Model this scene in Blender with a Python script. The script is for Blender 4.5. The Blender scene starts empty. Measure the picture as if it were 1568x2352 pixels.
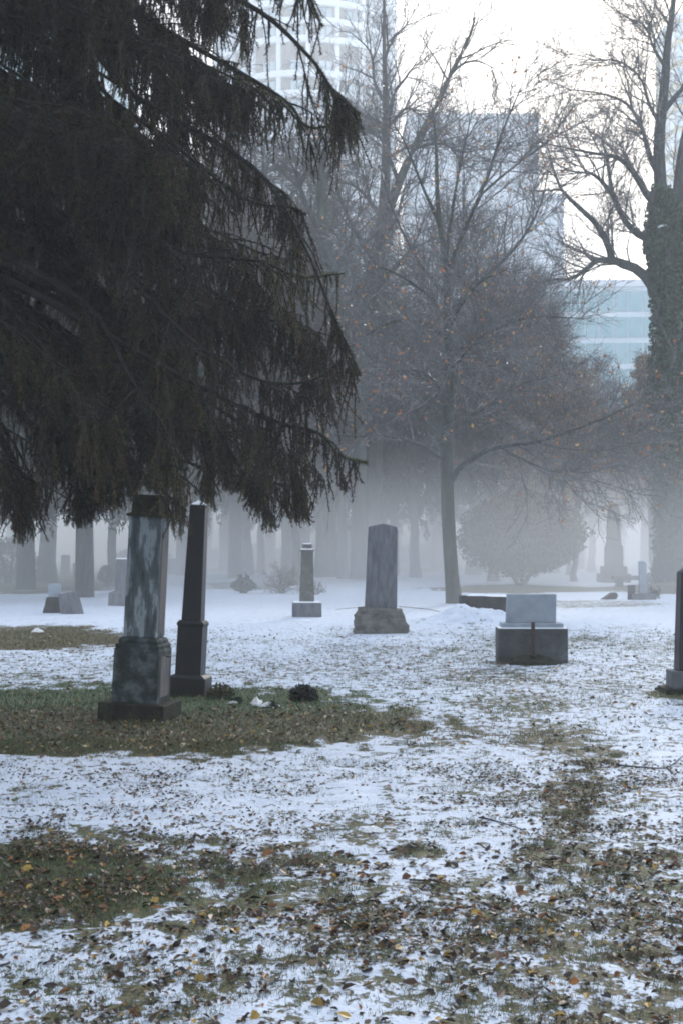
import bpy, bmesh, math, random
import numpy as np

scene = bpy.context.scene
col = scene.collection
R = math.radians
F = 3267.0            # focal length in units of the 1568 x 2352 layout sheet
CX, HY, CAMZ = 784.0, 1235.0, 1.6

def W(px, py, Y):
    return np.array([(px - CX) / F * Y, Y, CAMZ + (HY - py) / F * Y])
def GY(py):
    return CAMZ * F / (py - HY)
def GX(px, Y):
    return (px - CX) / F * Y

# ------------------------------------------------------------------ noise
def _hash(ix, iy, seed):
    n = (ix * 374761393 + iy * 668265263 + seed * 1442695041) & 0xFFFFFFFF
    n = ((n ^ (n >> 13)) * 1274126177) & 0xFFFFFFFF
    n = n ^ (n >> 16)
    return (n & 0xFFFF) / 65535.0
def vnoise(x, y, seed=0):
    x = np.asarray(x, float); y = np.asarray(y, float)
    ix = np.floor(x).astype(np.int64); iy = np.floor(y).astype(np.int64)
    fx = x - ix; fy = y - iy
    fx = fx * fx * (3 - 2 * fx); fy = fy * fy * (3 - 2 * fy)
    a = _hash(ix, iy, seed); b = _hash(ix + 1, iy, seed)
    c = _hash(ix, iy + 1, seed); d = _hash(ix + 1, iy + 1, seed)
    return a + (b - a) * fx + (c - a) * fy + (a - b - c + d) * fx * fy
def fbm(x, y, o=3, seed=0):
    s = 0; a = .5; t = 0
    for i in range(o):
        s = s + a * vnoise(x * 2 ** i, y * 2 ** i, seed + i * 17); t += a; a *= .5
    return s / t
def sstep(e0, e1, x):
    t = np.clip((x - e0) / (e1 - e0), 0, 1)
    return t * t * (3 - 2 * t)
def nrm(v):
    return v / np.maximum(np.linalg.norm(v, axis=-1, keepdims=True), 1e-9)

# ------------------------------------------------------------------ objects
def tag(o, label=None, cat=None, group=None, kind=None):
    if label: o['label'] = label
    if cat: o['category'] = cat
    if group: o['group'] = group
    if kind: o['kind'] = kind
    return o
def empty(name, loc=(0, 0, 0), rot=(0, 0, 0), label=None, cat=None, group=None):
    o = bpy.data.objects.new(name, None); col.objects.link(o)
    o.location = loc; o.rotation_euler = rot; o.empty_display_size = .2
    return tag(o, label, cat, group)

class Acc:
    def __init__(s): s.v = []; s.f = []; s.n = 0; s.c = []
    def add(s, v, f, c=None):
        v = np.asarray(v, float).reshape(-1, 3); f = np.asarray(f, int)
        s.v.append(v); s.f.append(f + s.n); s.n += len(v)
        if c is not None:
            s.c.append(np.broadcast_to(np.asarray(c, float), (len(v), 4)))
    def build(s, name, mat, parent=None, smooth=False):
        v = np.concatenate(s.v)
        me = bpy.data.meshes.new(name)
        me.vertices.add(len(v)); me.vertices.foreach_set('co', v.astype(np.float32).ravel())
        tot = np.concatenate([np.full(len(f), f.shape[1]) for f in s.f])
        lv = np.concatenate([f.ravel() for f in s.f])
        me.loops.add(len(lv)); me.loops.foreach_set('vertex_index', lv.astype(np.int32))
        me.polygons.add(len(tot))
        me.polygons.foreach_set('loop_start', np.concatenate([[0], np.cumsum(tot)[:-1]]).astype(np.int32))
        if s.c:
            a = me.color_attributes.new('tint', 'FLOAT_COLOR', 'POINT')
            a.data.foreach_set('color', np.concatenate(s.c).astype(np.float32).ravel())
        me.update(calc_edges=True)
        me.polygons.foreach_set('use_smooth', np.full(len(tot), smooth))
        me.materials.append(mat)
        o = bpy.data.objects.new(name, me); col.objects.link(o)
        if parent: o.parent = parent
        return o

def tube(acc, pts, rad, sides=3, cap=False):
    """pts (N,K,3), rad (N,K)"""
    pts = np.asarray(pts, float); rad = np.asarray(rad, float)
    if pts.ndim == 2: pts = pts[None]; rad = rad[None]
    N, K, _ = pts.shape
    t = np.empty_like(pts); t[:, 1:-1] = pts[:, 2:] - pts[:, :-2] if K > 2 else 0
    t[:, 0] = pts[:, 1] - pts[:, 0]; t[:, -1] = pts[:, -1] - pts[:, -2]
    t = nrm(t)
    ref = np.where(np.abs(t[..., 2:3]) > .9, np.array([1., .1, 0]), np.array([.05, .1, 1.]))
    u = nrm(np.cross(t, ref)); w = np.cross(t, u)
    a = np.arange(sides) / sides * 2 * np.pi
    ring = pts[:, :, None] + rad[:, :, None, None] * (np.cos(a)[None, None, :, None] * u[:, :, None] + np.sin(a)[None, None, :, None] * w[:, :, None])
    v = ring.reshape(-1, 3)
    base = (np.arange(N)[:, None, None] * K + np.arange(K - 1)[None, :, None]) * sides
    j = np.arange(sides)[None, None, :]; j2 = (j + 1) % sides
    f = np.stack([base + j, base + j2, base + sides + j2, base + sides + j], -1).reshape(-1, 4)
    acc.add(v, f)
    if cap:
        k = acc.n - sides
        acc.f.append(np.array([[k + i for i in range(sides)]]))

def grow(P0, D0, L, R0, R1, n, wob, grav, rng):
    P0 = np.asarray(P0, float); d = nrm(np.asarray(D0, float)); N = len(P0)
    L = np.broadcast_to(L, N); pts = [P0]; p = P0
    for i in range(n):
        d = nrm(d + rng.normal(0, wob, (N, 3)) + np.array([0, 0, grav]))
        p = p + d * (L / n)[:, None]; pts.append(p)
    s = np.linspace(0, 1, n + 1)[None]
    R0 = np.broadcast_to(R0, N)[:, None]; R1 = np.broadcast_to(R1, N)[:, None]
    return np.stack(pts, 1), R0 + (R1 - R0) * s, L
def spawn(B, k, t0, t1, a0, a1, l0, l1, rng, rf=.6, rmax=9, up=0., end=.5):
    pts, rad, L = B; N, K, _ = pts.shape
    par = np.repeat(np.arange(N), k)
    t = rng.uniform(t0, t1, N * k) * (K - 1)
    i = np.minimum(t.astype(int), K - 2); f = (t - i)[:, None]
    p = pts[par, i] * (1 - f) + pts[par, i + 1] * f
    r = rad[par, i] * (1 - f[:, 0]) + rad[par, i + 1] * f[:, 0]
    tg = nrm(pts[par, i + 1] - pts[par, i])
    q = nrm(np.cross(tg, rng.normal(0, 1, (N * k, 3))))
    a = rng.uniform(a0, a1, N * k)[:, None]
    d = nrm(tg * np.cos(a) + q * np.sin(a) + np.array([0, 0, up]))
    ln = L[par] * rng.uniform(l0, l1, N * k) * (1 - end * t / (K - 1))
    return p, d, ln, np.minimum(r * rf, rmax)
def catmull(pts, n):
    P = np.asarray(pts, float); P = np.vstack([2 * P[0] - P[1], P, 2 * P[-1] - P[-2]])
    m = len(P) - 3; out = []
    for s in np.linspace(0, m, n):
        i = min(int(s), m - 1); t = s - i
        a, b, c, d = P[i:i + 4]
        out.append(.5 * (2 * b + (c - a) * t + (2 * a - 5 * b + 4 * c - d) * t * t + (3 * b - a - 3 * c + d) * t ** 3))
    return np.array(out)
def plen(p): return np.linalg.norm(np.diff(p, axis=0), axis=1).sum()
def quads(acc, c, u, v, col4=None):
    """flat leaf-like quads at centres c with half axes u,v"""
    V = np.stack([c - u, c - v, c + u, c + v], 1).reshape(-1, 3)
    f = np.arange(len(c) * 4).reshape(-1, 4)
    if col4 is not None: col4 = np.repeat(col4, 4, 0)
    acc.add(V, f, col4)
def randquads(acc, c, size, asp, rng, col4=None, down=0.):
    n = len(c)
    a = nrm(rng.normal(0, 1, (n, 3)) + np.array([0, 0, -down]))
    b = nrm(np.cross(a, rng.normal(0, 1, (n, 3))))
    s = (size * rng.uniform(.7, 1.3, n))[:, None]
    quads(acc, c, a * s, b * s * asp, col4)

# ------------------------------------------------------------------ materials
def mat(name, rough=.8, spec=.3):
    m = bpy.data.materials.new(name); m.use_nodes = True
    nt = m.node_tree; b = nt.nodes['Principled BSDF']
    b.inputs['Roughness'].default_value = rough
    b.inputs['Specular IOR Level'].default_value = spec
    return m, nt, b
def nn(nt, t, **k):
    n = nt.nodes.new(t)
    for a, v in k.items():
        if a in n.inputs: n.inputs[a].default_value = v
        else: setattr(n, a, v)
    return n
def ramp(nt, src, stops):
    r = nt.nodes.new('ShaderNodeValToRGB')
    while len(r.color_ramp.elements) < len(stops): r.color_ramp.elements.new(.5)
    for e, (p, c) in zip(r.color_ramp.elements, stops):
        e.position = p; e.color = (*c, 1) if len(c) == 3 else c
    nt.links.new(src, r.inputs[0]); return r
def noise_mat(name, stops, scale=6, detail=5, rough=.85, spec=.25, bump=.3, bscale=30, stretch=(1, 1, 1), dist=.02, distortion=0.):
    m, nt, b = mat(name, rough, spec)
    tc = nn(nt, 'ShaderNodeTexCoord'); mp = nn(nt, 'ShaderNodeMapping'); mp.inputs['Scale'].default_value = stretch
    nt.links.new(tc.outputs['Object'], mp.inputs[0])
    n = nn(nt, 'ShaderNodeTexNoise'); n.inputs['Scale'].default_value = scale; n.inputs['Detail'].default_value = detail
    n.inputs['Distortion'].default_value = distortion; n.inputs['Roughness'].default_value = .62
    nt.links.new(mp.outputs[0], n.inputs['Vector'])
    r = ramp(nt, n.outputs['Fac'], stops)
    nt.links.new(r.outputs[0], b.inputs['Base Color'])
    if bump:
        n2 = nn(nt, 'ShaderNodeTexNoise'); n2.inputs['Scale'].default_value = bscale; n2.inputs['Detail'].default_value = 6
        nt.links.new(tc.outputs['Object'], n2.inputs['Vector'])
        bp = nn(nt, 'ShaderNodeBump'); bp.inputs['Strength'].default_value = bump; bp.inputs['Distance'].default_value = dist
        nt.links.new(n2.outputs['Fac'], bp.inputs['Height']); nt.links.new(bp.outputs[0], b.inputs['Normal'])
    return m
def tint_mat(name, rough=.6, spec=.4, trans=0.):
    m, nt, b = mat(name, rough, spec)
    a = nn(nt, 'ShaderNodeVertexColor'); a.layer_name = 'tint'
    nt.links.new(a.outputs['Color'], b.inputs['Base Color'])
    if trans:
        t = nn(nt, 'ShaderNodeBsdfTranslucent'); nt.links.new(a.outputs['Color'], t.inputs['Color'])
        mx = nn(nt, 'ShaderNodeMixShader'); mx.inputs[0].default_value = trans
        nt.links.new(b.outputs[0], mx.inputs[1]); nt.links.new(t.outputs[0], mx.inputs[2])
        nt.links.new(mx.outputs[0], nt.nodes['Material Output'].inputs[0])
    return m
M = {}
M['stone_old'] = noise_mat('weathered_stone', [(.28, (.035, .045, .047)), (.42, (.10, .12, .13)), (.52, (.17, .20, .215)), (.545, (.33, .38, .41)), (.60, (.40, .455, .48)), (.66, (.15, .18, .19))],
                           scale=5.5, detail=8, stretch=(1.9, 1.9, .38), bump=.6, bscale=22, distortion=.08)
M['stone_base'] = noise_mat('mossy_stone', [(.3, (.014, .018, .016)), (.48, (.045, .056, .056)), (.62, (.13, .155, .165))], scale=7, bump=.6, bscale=25)
M['moss_stone'] = noise_mat('moss_dark_stone', [(.3, (.008, .009, .006)), (.5, (.02, .022, .012)), (.7, (.045, .05, .025))], scale=12, bump=.7, bscale=40)
M['panel_stone'] = noise_mat('brownish_stone', [(.3, (.10, .10, .11)), (.55, (.17, .155, .155)), (.8, (.25, .24, .25))], scale=5, stretch=(1, 1, .4), bump=.4)
M['granite'] = noise_mat('black_granite', [(.4, (.012, .012, .014)), (.6, (.022, .022, .026))], scale=60, rough=.38, spec=.3, bump=.04, bscale=60)
M['rust'] = noise_mat('rusted_iron', [(.3, (.03, .02, .018)), (.7, (.08, .05, .045))], scale=30, rough=.7)
M['grey'] = noise_mat('grey_granite', [(.3, (.07, .075, .085)), (.5, (.125, .13, .145)), (.7, (.18, .185, .20))], scale=7, detail=9, stretch=(2, 2, .5), bump=.15, bscale=70)
M['rock'] = noise_mat('rough_rock', [(.3, (.075, .078, .07)), (.5, (.12, .12, .105)), (.7, (.18, .175, .16))], scale=7, detail=7, bump=.8, bscale=12, dist=.05)
M['concrete'] = noise_mat('old_concrete', [(.3, (.035, .038, .04)), (.5, (.075, .078, .08)), (.62, (.10, .105, .11)), (.75, (.2, .22, .26))], scale=3.5, detail=8, bump=.5, bscale=40)
M['slab'] = noise_mat('blue_grey_marble', [(.3, (.22, .25, .28)), (.5, (.28, .32, .37)), (.7, (.34, .38, .43))], scale=4, detail=8, bump=.1, bscale=40)
M['brownstone'] = noise_mat('brown_slab_stone', [(.3, (.022, .02, .022)), (.6, (.05, .045, .045))], scale=6, bump=.5)
M['snowcap'] = noise_mat('snow_cap', [(.3, (.78, .82, .88)), (.7, (.86, .88, .92))], scale=10, rough=.7, bump=.3, bscale=30)
M['bark'] = noise_mat('grey_bark', [(.3, (.022, .023, .024)), (.5, (.045, .048, .046)), (.7, (.085, .09, .088))], scale=4, stretch=(3, 3, .6), bump=.5, bscale=14)
M['bark_moss'] = noise_mat('mossy_bark', [(.3, (.02, .024, .023)), (.5, (.045, .054, .046)), (.7, (.085, .098, .078))], scale=3, stretch=(2, 2, .5), bump=.5, bscale=14)
M['twig'] = noise_mat('glint_twig_bark', [(.3, (.042, .044, .046)), (.5, (.075, .075, .078)), (.66, (.20, .20, .20))], scale=5, bump=0, rough=.5, spec=.5)  # palest stop paints snow and ice glints onto the twigs
M['twig_far'] = noise_mat('dark_twig_bark', [(.3, (.035, .033, .035)), (.7, (.075, .068, .068))], scale=2, bump=0)
M['spruce_bark'] = noise_mat('spruce_bark', [(.3, (.010, .010, .010)), (.7, (.032, .030, .028))], scale=12, bump=.5)
M['spruce'] = tint_mat('spruce_needles', .55, .3)
M['ever'] = tint_mat('evergreen_foliage', .7, .2)
M['leaf'] = tint_mat('autumn_leaves', .38, .5, .25)
M['litter'] = tint_mat('fallen_leaves', .5, .4)
M['grassm'] = tint_mat('grass_blades', .6, .3)
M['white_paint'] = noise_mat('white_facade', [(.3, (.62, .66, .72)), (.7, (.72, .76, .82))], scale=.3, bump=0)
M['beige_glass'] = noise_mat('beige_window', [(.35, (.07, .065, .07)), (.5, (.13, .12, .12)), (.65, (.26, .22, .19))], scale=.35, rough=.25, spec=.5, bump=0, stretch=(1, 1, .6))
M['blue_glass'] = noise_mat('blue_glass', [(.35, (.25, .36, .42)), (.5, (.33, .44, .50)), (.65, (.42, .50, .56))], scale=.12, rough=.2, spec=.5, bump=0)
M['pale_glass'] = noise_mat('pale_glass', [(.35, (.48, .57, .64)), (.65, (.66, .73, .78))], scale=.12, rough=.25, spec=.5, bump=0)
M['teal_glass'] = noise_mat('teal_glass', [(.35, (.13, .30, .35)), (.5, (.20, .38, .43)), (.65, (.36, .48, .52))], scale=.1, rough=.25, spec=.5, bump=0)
M['yellow_frame'] = noise_mat('cream_frame', [(.3, (.55, .47, .30)), (.7, (.66, .60, .44))], scale=.5, bump=0)
M['rag'] = noise_mat('white_plastic', [(.3, (.75, .76, .78)), (.7, (.85, .86, .88))], scale=20, rough=.4, bump=.5, bscale=50)

# ------------------------------------------------------------------ ground
PATCH = [  # cx, cy, rx, ry, target cover, softness (layout sheet units)
    (250, 1655, 800, 86, .0, .26), (100, 2045, 640, 125, .15, .6), (980, 2110, 520, 100, .50, .6),
    (60, 1467, 270, 28, .02, .4), (60, 1335, 300, 32, .05, .4), (1330, 1487, 340, 30, .56, .5),
    (1190, 1353, 215, 10, .05, .2), (1530, 1352, 120, 14, .08, .3), (1340, 1388, 190, 10, .5, .4),
    (1090, 1500, 110, 26, .58, .6), (1120, 1560, 120, 22, .52, .6), (1180, 1620, 130, 28, .46, .6), (1270, 1690, 90, 36, .42, .6),
    (1370, 1745, 75, 34, .36, .6), (1320, 1800, 70, 36, .42, .6), (1300, 1880, 60, 46, .38, .6), (1290, 1960, 120, 50, .36, .7),
    (930, 1905, 210, 40, .62, .6), (960, 1960, 60, 24, .3, .6), (1480, 1985, 160, 60, .44, .7), (1000, 2250, 900, 60, .56, .6),
    (520, 1500, 260, 24, .70, .5), (900, 1560, 350, 26, .70, .6), (1440, 2150, 170, 60, .48, .6), (560, 1345, 120, 12, .45, .5),
    (1540, 1592, 60, 10, .2, .5), (1225, 1522, 110, 7, .3, .5),
]
def cover(x, y):
    x = np.asarray(x, float); y = np.asarray(y, float)
    ys = np.maximum(y, 2.0)
    py = HY + CAMZ * F / ys; px = CX + x / ys * F
    c = np.interp(py, [1240, 1308, 1316, 1420, 1470, 1560, 1740, 1900, 2050, 2200, 2600], [.75, .8, .95, .91, .71, .64, .73, .75, .67, .63, .60])
    c = np.where((py < 1312) & (px < 1060), .12, c)
    c = c - .07 * sstep(700, 1300, px) * sstep(1600, 1750, py)
    n1 = (fbm(x * 1.3, y * .9, 3, 5) - .5); n3 = fbm(x * 6, y * 4, 3, 15) - .5; n2 = fbm(px / 60, py / 18, 3, 9) - .5
    for cx, cy, rx, ry, tg, so in PATCH:
        d = np.sqrt(((px - cx) / rx) ** 2 + ((py - cy) / ry) ** 2) + n1 * .45 + n3 * .5
        w = 1 - sstep(1 - so, 1 + so * .5, d)
        c = c * (1 - w) + np.minimum(tg, c) * w
    return np.clip(c + (n1 * .3 + n3 * .22) * (c > .2), 0, 1)
def hgt(x, y):
    h = .05 * (fbm(x * .35, y * .35, 2, 31) - .5)
    near = np.clip(1.3 - np.asarray(y) / 22, .15, 1)
    h = h + near * (.035 * (fbm(x * 4, y * 4, 3, 41) - .5) + .014 * (vnoise(x * 17, y * 17, 43) - .5))
    # low mound behind the block headstone, raised bed by the ivy tree
    mx, my = GX(1085, 26.1), 26.1
    h = h + .32 * np.exp(-(((x - mx) / .8) ** 2 + ((y - my) / .6) ** 2)) * (1 + .9 * (fbm(x * 4, y * 4, 3, 3) - .5))
    h = h + .22 * np.exp(-(((x - GX(1560, 45)) / 1.6) ** 2 + ((y - 44.5) / 1.6) ** 2))
    return h
def axis(parts):
    out = []
    for a, b, s in parts:
        n = max(1, int(round((b - a) / s))); out += list(np.linspace(a, b, n, endpoint=False))
    return np.array(out + [parts[-1][1]])
xs = axis([(-600, -100, 50), (-100, -20, 5), (-20, -6, .7), (-6, -3.2, .1), (-3.2, 3.2, .035), (3.2, 6, .1), (6, 20, .7), (20, 100, 5), (100, 600, 50)])
ys = axis([(-60, 0, 10), (0, 4, 1), (4, 14, .035), (14, 30, .1), (30, 60, .4), (60, 120, 2), (120, 600, 20)])
GXX, GYY = np.meshgrid(xs, ys)
H = hgt(GXX, GYY); C = cover(GXX, GYY)
C = np.where(np.abs(GXX) > 40, .5, C)
H = H + .012 * np.clip(C, 0, 1) * (GYY < 40)
V = np.stack([GXX, GYY, H], -1).reshape(-1, 3)
ny, nx = GXX.shape
i = (np.arange(ny - 1)[:, None] * nx + np.arange(nx - 1)[None]).ravel()
acc = Acc(); acc.add(V, np.stack([i, i + 1, i + nx + 1, i + nx], -1))

m, nt, b = mat('snowy_grass_ground', .75, .3)
L = nt.links
tc = nn(nt, 'ShaderNodeTexCoord')
at = nn(nt, 'ShaderNodeAttribute'); at.attribute_name = 'cover'
def gnoise(scale, detail, st=(1, 1, 1), rough=.6, dist=0.):
    mp = nn(nt, 'ShaderNodeMapping'); mp.inputs['Scale'].default_value = st; L.new(tc.outputs['Object'], mp.inputs[0])
    n = nn(nt, 'ShaderNodeTexNoise'); n.inputs['Scale'].default_value = scale; n.inputs['Detail'].default_value = detail
    n.inputs['Roughness'].default_value = rough; n.inputs['Distortion'].default_value = dist
    L.new(mp.outputs[0], n.inputs['Vector']); return n.outputs['Fac']
def mth(op, a, b_=None, clamp=False):
    n = nn(nt, 'ShaderNodeMath', operation=op, use_clamp=clamp)
    for k, v in enumerate((a, b_)):
        if v is None: continue
        if isinstance(v, (int, float)): n.inputs[k].default_value = v
        else: L.new(v, n.inputs[k])
    return n.outputs[0]
nA = gnoise(9, 6, (1, .8, 1), .72, .3); nB = gnoise(34, 4, (1, .8, 1), .6)
nz = mth('ADD', mth('MULTIPLY', nA, .7), mth('MULTIPLY', nB, .3))
nz = mth('MULTIPLY', mth('SUBTRACT', nz, .5), 4.2)
thr = mth('SUBTRACT', at.outputs['Fac'], .5)
s = mth('ADD', mth('MULTIPLY', thr, 1.15), nz)
snow = mth('MULTIPLY', mth('ADD', s, .06), 6.5, True)
g1 = ramp(nt, gnoise(55, 6), [(.36, (.008, .007, .005)), (.45, (.04, .034, .016)), (.52, (.085, .068, .030)), (.62, (.19, .135, .065))])
g2 = ramp(nt, gnoise(45, 6), [(.36, (.02, .03, .014)), (.5, (.065, .095, .04)), (.64, (.13, .16, .075))])
grn = nn(nt, 'ShaderNodeAttribute'); grn.attribute_name = 'green'
gm = nn(nt, 'ShaderNodeMix', data_type='RGBA'); L.new(grn.outputs['Fac'], gm.inputs[0]); L.new(g1.outputs[0], gm.inputs[6]); L.new(g2.outputs[0], gm.inputs[7])
sc_ = ramp(nt, gnoise(5, 4), [(.3, (.47, .53, .635)), (.7, (.60, .655, .75))])
mx = nn(nt, 'ShaderNodeMix', data_type='RGBA')
L.new(snow, mx.inputs[0]); L.new(gm.outputs[2], mx.inputs[6]); L.new(sc_.outputs[0], mx.inputs[7])
L.new(mx.outputs[2], b.inputs['Base Color'])
bh = mth('ADD', mth('MULTIPLY', snow, .55), mth('MULTIPLY', gnoise(45, 5), .5))
bp = nn(nt, 'ShaderNodeBump'); bp.inputs['Strength'].default_value = .8; bp.inputs['Distance'].default_value = .03
L.new(bh, bp.inputs['Height']); L.new(bp.outputs[0], b.inputs['Normal'])
ground = acc.build('ground', m, smooth=True); tag(ground, 'thin patchy snow over grass and leaf litter', kind='structure')
a = ground.data.attributes.new('cover', 'FLOAT', 'POINT'); a.data.foreach_set('value', C.astype(np.float32).ravel())
def greenness(x, y):
    ys_ = np.maximum(y, 2); py = HY + CAMZ * F / ys_; px = CX + x / ys_ * F
    g = .36 + .7 * (fbm(x * .8, y * .8, 2, 77) - .5)
    g = g + .75 * (sstep(1560, 1580, py) * (1 - sstep(1618, 1650, py))) * (px < 1050)
    g = g - .5 * ((py > 1420) & (py < 1500) & (px < 320))
    g = g + .35 * ((py > 1450) & (py < 1520) & (px > 980))
    return np.clip(g, 0, 1)
a = ground.data.attributes.new('green', 'FLOAT', 'POINT'); a.data.foreach_set('value', greenness(GXX, GYY).astype(np.float32).ravel())

# ------------------------------------------------------------------ scatter: grass blades and fallen leaves
rng = np.random.default_rng(11)
def scatter_pts(n, pmin, pmax, xpad=1.25):
    Y = np.sqrt(rng.uniform(GY(pmax) ** 2, GY(pmin) ** 2, n))
    X = rng.uniform(-1, 1, n) * Y * .24 * xpad
    return X, Y
def pxy(X, Y): return CX + X / Y * F, HY + CAMZ * F / Y

def grass_field(n, pmin, pmax, w, h, name):
    X, Y = scatter_pts(n, pmin, pmax)
    c = cover(X, Y)
    clump = fbm(X * 6, Y * 5, 3, 71)
    keep = rng.uniform(0, 1, n) < np.where(c < .30, .95, np.clip((.82 - c) * .55, .02, 1) * sstep(.46, .62, clump) * 4)
    X, Y, c = X[keep], Y[keep], c[keep]; k = len(X)
    z = hgt(X, Y)
    base = np.stack([X, Y, z - .004], -1)
    lean = rng.normal(0, .55, (k, 3)); lean[:, 2] = 1
    hh = (h * rng.uniform(.5, 1.3, k))[:, None]
    top = base + nrm(lean) * hh
    sd = np.stack([rng.normal(0, 1, k), rng.normal(0, 1, k), np.zeros(k)], -1); sd = nrm(sd) * w
    mid = base * .5 + top * .5 + nrm(lean) * .0 + sd * .7
    Vv = np.stack([base - sd, base + sd, mid, top], 1).reshape(-1, 3)
    gr = greenness(X, Y)[:, None]
    r_ = rng.uniform(0, 1, (k, 1))
    cg = np.array([.075, .125, .05]) * (.6 + .8 * r_); cb = np.array([.19, .165, .09]) * (.4 + .9 * r_)
    sel = (rng.uniform(0, 1, (k, 1)) < .25 + .7 * gr)
    cc = np.where(sel, cg, cb); cc = np.hstack([cc, np.ones((k, 1))])
    ac = Acc(); ac.add(Vv, np.arange(k * 4).reshape(-1, 4), np.repeat(cc, 4, 0))
    o = ac.build(name, M['grassm']); tag(o, kind='stuff'); return o
g = grass_field(420000, 1700, 2500, .0018, .034, 'grass'); g['label'] = 'short winter grass poking through the near snow'
g = grass_field(230000, 1440, 1760, .0032, .05, 'grass'); g['label'] = 'green and straw grass on the bare ground round the tall graves'

PAL = np.array([[.06, .03, .015], [.10, .045, .016], [.26, .10, .022], [.36, .23, .045], [.15, .105, .06], [.045, .03, .02], [.03, .022, .018], [.30, .26, .18], [.09, .05, .03]])  # the pale greyish entry paints sky glints on wet leaves
def leaf_field(n, pmin, pmax, size, dens, name, label, pal_w):
    X, Y = scatter_pts(n, pmin, pmax); c = cover(X, Y); px, py = pxy(X, Y)
    keep = rng.uniform(0, 1, n) < dens(px, py, c, X, Y)
    X, Y = X[keep], Y[keep]; k = len(X)
    z = hgt(X, Y) + .008 + rng.uniform(0, .012, k)
    c0 = np.stack([X, Y, z], -1)
    nrmv = nrm(np.stack([rng.normal(0, .42, k), rng.normal(0, .42, k), np.ones(k)], -1))
    a = nrm(np.cross(nrmv, rng.normal(0, 1, (k, 3)))); bb = np.cross(nrmv, a)
    s = (size * rng.uniform(.45, 1.25, k))[:, None]; asp = rng.uniform(.45, .8, k)[:, None]
    # six-point curled leaf: tip, two shoulders each side, stem
    curl = nrmv * s * rng.uniform(.1, .55, k)[:, None]
    pts = [c0 - a * s, c0 - a * s * .35 - bb * s * asp + curl, c0 + a * s * .45 - bb * s * asp * .75 + curl * .8, c0 + a * s * 1.05,
           c0 + a * s * .45 + bb * s * asp * .75 + curl * .7, c0 - a * s * .35 + bb * s * asp + curl]
    Vv = np.stack(pts, 1).reshape(-1, 3); idx = np.arange(k)[:, None] * 6
    f = np.concatenate([idx + np.array([[0, 1, 2, 3]]), idx + np.array([[0, 3, 4, 5]])])
    pc = PAL[rng.choice(len(PAL), k, p=np.array(pal_w) / sum(pal_w))] * rng.uniform(.6, 1.2, (k, 1))
    ac = Acc(); ac.add(Vv, f, np.repeat(np.hstack([pc, np.ones((k, 1))]), 6, 0))
    o = ac.build(name, M['litter'], smooth=False); return tag(o, label, kind='stuff')
def dn(px, py, c, X, Y):
    cl = fbm(X * 2.2, Y * 2.2, 3, 88)
    return np.clip((.10 + 1.5 * (.85 - c)) * sstep(.36, .62, cl), .03, 1)
leaf_field(52000, 1750, 2500, .0135, dn, 'leaf_litter', 'brown and yellow fallen leaves on the near snow', [6, 5, 2.4, 2.0, 4, 6, 6, .8, 6])
def d2(px, py, c, X, Y):
    d = np.clip(.03 + .3 * (.85 - c), .02, .4)
    zone = (c < .16) & (py > 1560)
    return np.where(zone, .12 + .88 * sstep(1612, 1650, py), d)
leaf_field(44000, 1440, 1755, .022, d2, 'leaf_litter', 'dense carpet of fallen leaves round the weathered grave pillar', [3, 4, 3.5, 4.5, 5, 3, 2, 9, 3])

leaf_field(2600, 1950, 2500, .025, lambda px, py, c, X, Y: np.clip(.15 + 1.0 * (.8 - c), .04, .6), 'leaf_litter', 'larger curled brown and yellow leaves in the nearest snow', [5, 5, 3, 2.5, 2, 6, 6, .3, 4])

# ------------------------------------------------------------------ stone shapes
def prism(acc, rings):
    """stack of rectangles (w,d,z[,ox,oy]) closed at both ends"""
    V = []
    for r in rings:
        w, d, z = r[:3]; ox = r[3] if len(r) > 3 else 0; oy = r[4] if len(r) > 4 else 0
        V += [(ox - w / 2, oy - d / 2, z), (ox + w / 2, oy - d / 2, z), (ox + w / 2, oy + d / 2, z), (ox - w / 2, oy + d / 2, z)]
    f = [(3, 2, 1, 0)]
    for k in range(len(rings) - 1):
        for j in range(4):
            j2 = (j + 1) % 4; f.append((k * 4 + j, k * 4 + j2, k * 4 + 4 + j2, k * 4 + 4 + j))
    n = (len(rings) - 1) * 4; f.append((n, n + 1, n + 2, n + 3))
    acc.add(V, f)
def block(name, rings, m, parent, bevel=.008, rough=0, seed=0):
    ac = Acc(); prism(ac, rings); o = ac.build(name, m, parent)
    if bevel:
        bv = o.modifiers.new('b', 'BEVEL'); bv.width = bevel; bv.segments = 2; bv.limit_method = 'ANGLE'
    if rough:
        bm = bmesh.new(); bm.from_mesh(o.data)
        bmesh.ops.subdivide_edges(bm, edges=bm.edges, cuts=7, use_grid_fill=True)
        rr = random.Random(seed)
        for v in bm.verts:
            k = v.co
            n = float(fbm(k.x * 7 + k.z * 5 + seed, k.y * 7 + k.z * 6, 3, seed)) - .5
            c = (k.x, k.y); l = math.hypot(*c) or 1
            v.co.x += k.x / l * n * rough; v.co.y += k.y / l * n * rough; v.co.z += n * rough * .4 * (k.z > .02)
        bm.to_mesh(o.data); bm.free()
    return o
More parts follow.
